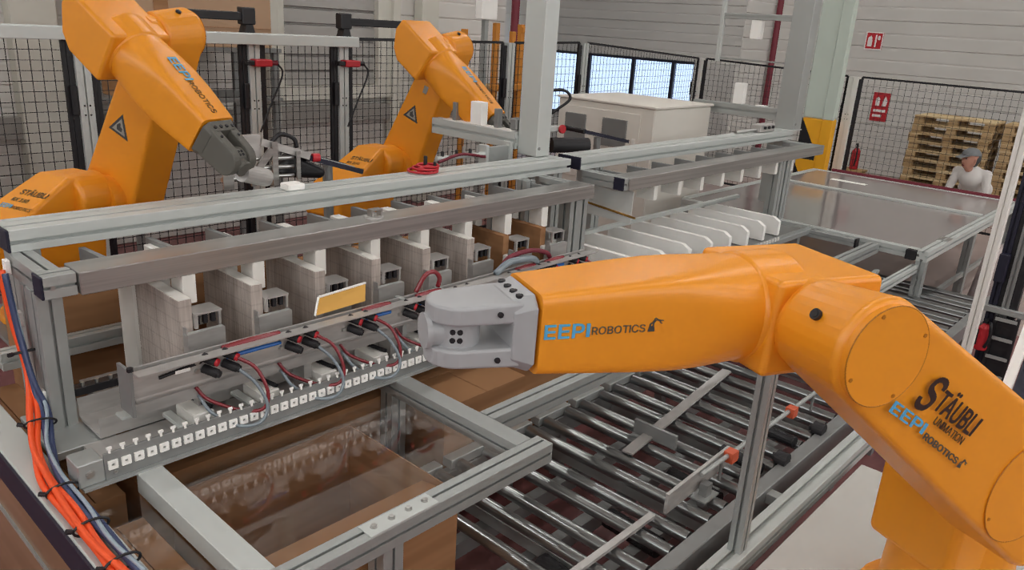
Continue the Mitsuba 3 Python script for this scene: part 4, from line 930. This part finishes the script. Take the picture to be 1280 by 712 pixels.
def extinguisher(x, y, z, lab, s=1.0):
    k = thing('fire_extinguisher', lab, 'fire extinguisher')
    part(k, 'cylinder', rhull(np.vstack([circle((x, y, z + .05 * s), .06 * s, Z, 20), circle((x, y, z + .36 * s), .06 * s, Z, 20), circle((x, y, z + .41 * s), .02 * s, Z, 12)]), .012), 'red', smooth=35)
    part(k, 'valve', cat([cyl((x, y, z + .42 * s), (x, y, z + .48 * s), .02 * s, 12), B(x - .07 * s, x + .03, y - .012, y + .012, z + .48 * s, z + .50 * s)]), 'black')
    part(k, 'hose', tube([(x, y - .02, z + .46 * s), (x - .09 * s, y - .04, z + .44 * s), (x - .10 * s, y - .05, z + .25 * s), (x - .09 * s, y - .03, z + .1 * s)], .012), 'black', smooth=True)
    part(k, 'bracket', B(x - .03, x + .03, y + .05 * s, y + .075 * s, z + .1 * s, z + .34 * s), 'black')
    return k
extinguisher(14.8, 5.0, .32, 'red fire extinguisher on the floor stand behind the mesh, right of the white post', 1.0)
k = thing('extinguisher_stand', 'low stand under the far fire extinguisher', 'stand')
part(k, 'plate', B(14.6, 15.0, 4.8, 5.2, .32, .35), 'wood'); part(k, 'box', B(14.62, 14.98, 4.82, 5.18, 0, .32, .005), 'wood')
# pallets
def pallet(x0, y0, z0, lab, lx=.8, ly=1.2, rot=0.):
    k = thing('wooden_pallet', lab, 'pallet', 'pale wooden pallets stacked behind the mesh')
    c = np.array([x0 + lx / 2, y0 + ly / 2, 0]); R = np.array([[math.cos(rot), -math.sin(rot), 0], [math.sin(rot), math.cos(rot), 0], [0, 0, 1]])
    def q(m): return xf(xf(m, None, -c), R, c)
    for i in range(5): part(k, 'top_board', q(B(x0 + i * (lx - .13) / 4, x0 + i * (lx - .13) / 4 + .13, y0, y0 + ly, z0 + .122, z0 + .144)), 'wood_pale')
    for j in range(3):
        y = y0 + j * (ly - .14) / 2
        part(k, 'stringer_board', q(B(x0, x0 + lx, y, y + .14, z0 + .10, z0 + .122)), 'wood')
        for i in range(3):
            x = x0 + i * (lx - .1) / 2
            part(k, 'block', q(B(x, x + .1, y, y + .14, z0 + .022, z0 + .10)), 'wood')
    for i in range(3):
        x = x0 + i * (lx - .1) / 2
        part(k, 'bottom_board', q(B(x, x + .1, y0, y0 + ly, z0, z0 + .022)), 'wood_pale')
    return k
ORD2 = ['lowest', 'second lowest', 'third lowest', 'fourth lowest', 'fifth lowest', 'sixth lowest', 'seventh lowest', 'eighth lowest', 'ninth lowest', 'topmost']
for i in range(10): pallet(14.5 + rng.uniform(-.02, .02), 2.88 + rng.uniform(-.02, .02), .146 * i, f'{ORD2[i]} wooden pallet of the left stack behind the mesh', rot=rng.uniform(-.02, .02))
for i in range(10): pallet(14.6 + rng.uniform(-.02, .02), 1.55 + rng.uniform(-.02, .02), .146 * i, f'{ORD2[i]} wooden pallet of the right stack behind the mesh, partly behind the person', rot=.06 + rng.uniform(-.02, .02))
# person leaning behind the table end
def body_mesh(bones, smooth=8, res=.022):
    J = lambda p, r: trimesh.creation.icosphere(2, r).vertices + np.asarray(p)
    tot = None
    for a, ra, b, rb in bones:
        m = m3.Manifold.hull_points(np.vstack([J(a, ra), J(b, rb)]))
        tot = m if tot is None else tot + m
    tot = tot.refine_to_length(res); t = tri(tot)
    t = trimesh.Trimesh(t.vertices, t.faces, process=True)
    trimesh.smoothing.filter_taubin(t, iterations=smooth)
    return t
px, py = 11.42, 2.36
pk = thing('person', 'person in a white shirt and grey cap bending behind the end of the smoked table', 'person')
hip = np.array([px + .32, py, .80]); sh = np.array([px + .04, py + .02, 1.03]); hd = np.array([px - .08, py + .05, 1.22])
L_, R_ = np.array([0, .17, 0]), np.array([0, -.17, 0])
part(pk, 'body', body_mesh([(hip + L_ * .5, .12, hip + R_ * .5, .12), (hip, .14, sh - Z * .05, .15), (sh + L_, .065, sh + R_, .065), (sh, .06, hd - Z * .06, .055),
    (hip + L_ * .55, .10, hip + L_ * .6 + np.array([-.03, 0, -.42]), .065), (hip + L_ * .6 + np.array([-.03, 0, -.42]), .065, hip + L_ * .6 + np.array([.02, 0, -.78]), .045),
    (hip + R_ * .55, .10, hip + R_ * .6 + np.array([-.03, 0, -.42]), .065), (hip + R_ * .6 + np.array([-.03, 0, -.42]), .065, hip + R_ * .6 + np.array([.02, 0, -.78]), .045),
    (hip + L_ * .6 + np.array([.02, 0, -.80]), .04, hip + L_ * .6 + np.array([-.14, 0, -.81]), .035), (hip + R_ * .6 + np.array([.02, 0, -.80]), .04, hip + R_ * .6 + np.array([-.14, 0, -.81]), .035),
    (sh + L_, .06, sh + L_ + np.array([-.08, .05, -.25]), .045), (sh + L_ + np.array([-.08, .05, -.25]), .045, sh + L_ + np.array([-.22, .0, -.32]), .033),
    (sh + R_, .06, sh + R_ + np.array([-.08, -.05, -.25]), .045), (sh + R_ + np.array([-.08, -.05, -.25]), .045, sh + R_ + np.array([-.22, .0, -.32]), .033)]), 'cloth_white', smooth=True)
fd = np.array([-.75, .62, -.2]); fd /= np.linalg.norm(fd); FH = frame_of(fd)
hv = body_mesh([(hd - Z * .03, .085, hd + Z * .03, .095), (hd + fd * .03 - Z * .07, .06, hd + fd * .03, .075), (hd + fd * .10 - Z * .02, .016, hd + fd * .085 + Z * .02, .012), (hd - Z * .12, .05, hd - Z * .05, .055),
                (hd + FH[:, 1] * .092, .016, hd + FH[:, 1] * .09 - Z * .03, .012), (hd - FH[:, 1] * .092, .016, hd - FH[:, 1] * .09 - Z * .03, .012)], 5, .012)
hk = part(pk, 'head', hv, 'skin', smooth=True)
for s in (-1, 1): part(hk, 'eye', trimesh.creation.icosphere(1, .011).apply_translation(hd + fd * .088 + FH[:, 1] * .034 * s + Z * .022), 'black')
part(hk, 'mouth', cyl(hd + fd * .092 - Z * .065 - FH[:, 1] * .022, hd + fd * .092 - Z * .065 + FH[:, 1] * .022, .006, 8), 'red_dark')
part(hk, 'hair', body_mesh([(hd - fd * .035 + Z * .0, .092, hd - fd * .03 - Z * .04, .08)], 2, .02), 'logo_dark', smooth=True)
cap = m3.Manifold.hull_points(trimesh.creation.icosphere(3, .112).vertices * (1, 1, .85) + hd + Z * .045) ^ m3.Manifold.cube((1, 1, 1)).translate((hd[0] - .5, hd[1] - .5, hd[2] + .05))
part(pk, 'cap', cat([tri(cap), rhull([hd + fd * .08 + Z * .06 + FH[:, 1] * .07, hd + fd * .08 + Z * .06 - FH[:, 1] * .07, hd + fd * .19 + Z * .05 + FH[:, 1] * .04, hd + fd * .19 + Z * .05 - FH[:, 1] * .04], .006)]), 'cloth_grey', 'grey cap', smooth=40)
for s, sd in ((1, L_), (-1, R_)):
    w = sh + sd + np.array([-.23, 0, -.325])
    bones = [(w, .03, w + np.array([-.07, 0, -.02]), .034)]
    for f in range(4):
        q = w + np.array([-.085, (f - 1.5) * .019, -.022]); q2 = q + np.array([-.04, 0, -.012 - .004 * (f == 1)]); q3 = q2 + np.array([-.024, 0, -.022])
        bones += [(q, .0095, q2, .009), (q2, .009, q3, .0075)]
    t0_ = w + np.array([-.03, -.03 * s, 0]); bones += [(t0_, .012, t0_ + np.array([-.04, -.025 * s, -.012]), .009)]
    part(pk, 'hand', body_mesh(bones, 3, .008), 'skin', smooth=True)
# big guard post and the things at the right edge
gpst = thing('guard_post', 'big pale grey guard post at the right edge rising past the table corner', 'post')
part(gpst, 'upright', profZ(6.017, 6.083, .987, 1.053, 0, 2.5, sw=.008), 'white')
part(gpst, 'foot_plate', B(5.95, 6.15, .92, 1.12, 0, .015), 'alu')
gd = thing('guard_door', 'navy framed guard door with a dark panel right of the big guard post', 'guard door')
part(gd, 'frame_post', profZ(6.40, 6.48, .965, 1.02, .02, 2.45), 'navy')
part(gd, 'seal', B(6.42, 6.46, .935, .965, .02, 2.4), 'black')
part(gd, 'frame_post', profZ(6.40, 6.48, .885, .935, .02, 2.45), 'alu_dark')
part(gd, 'frame_post', B(6.40, 6.47, .835, .885, .02, 2.45, .004), 'black')
part(gd, 'mid_rail', B(6.36, 6.40, .40, 1.06, .72, .765, .003), 'alu')
part(gd, 'lock_box', B(6.34, 6.40, .955, 1.02, .95, 1.16, .006), 'navy')
extinguisher(6.33, .985, .42, 'small red fire extinguisher hanging below the navy guard door', .5)
k = thing('wire_rack', 'small dark rack with bright rungs below the guard door at the right edge', 'rack')
for y in (.80, .94): part(k, 'stile', B(6.33, 6.36, y - .012, y + .012, 0, .72), 'black')
for i in range(5): part(k, 'rung', B(6.325, 6.335, .80, .94, .10 + i * .145, .125 + i * .145), 'alu')
part(k, 'back', B(6.36, 6.37, .80, .94, .05, .70), 'black')
k = thing('tilted_panel', 'white framed navy panel leaning at the right edge behind the near robot arm', 'panel')
q0, q1 = np.array([3.90, .43, 1.70]), np.array([3.46, .43, .96]); qd = (q1 - q0) / np.linalg.norm(q1 - q0)
part(k, 'frame_bar', ext(sbox(-.02, -.018, .02, .018), q0, q1, up=(0, 1, 0)), 'white_bright')
part(k, 'sheet', tri(m3.Manifold.hull_points(np.array([q + np.array([dx, dy, 0]) for q in (q0, q1) for dx in (.03, .04) for dy in (-.02, -.6)]))), 'navy')
part(k, 'foot', B(3.44, 3.50, .40, .46, .42, .97), 'alu_dark')
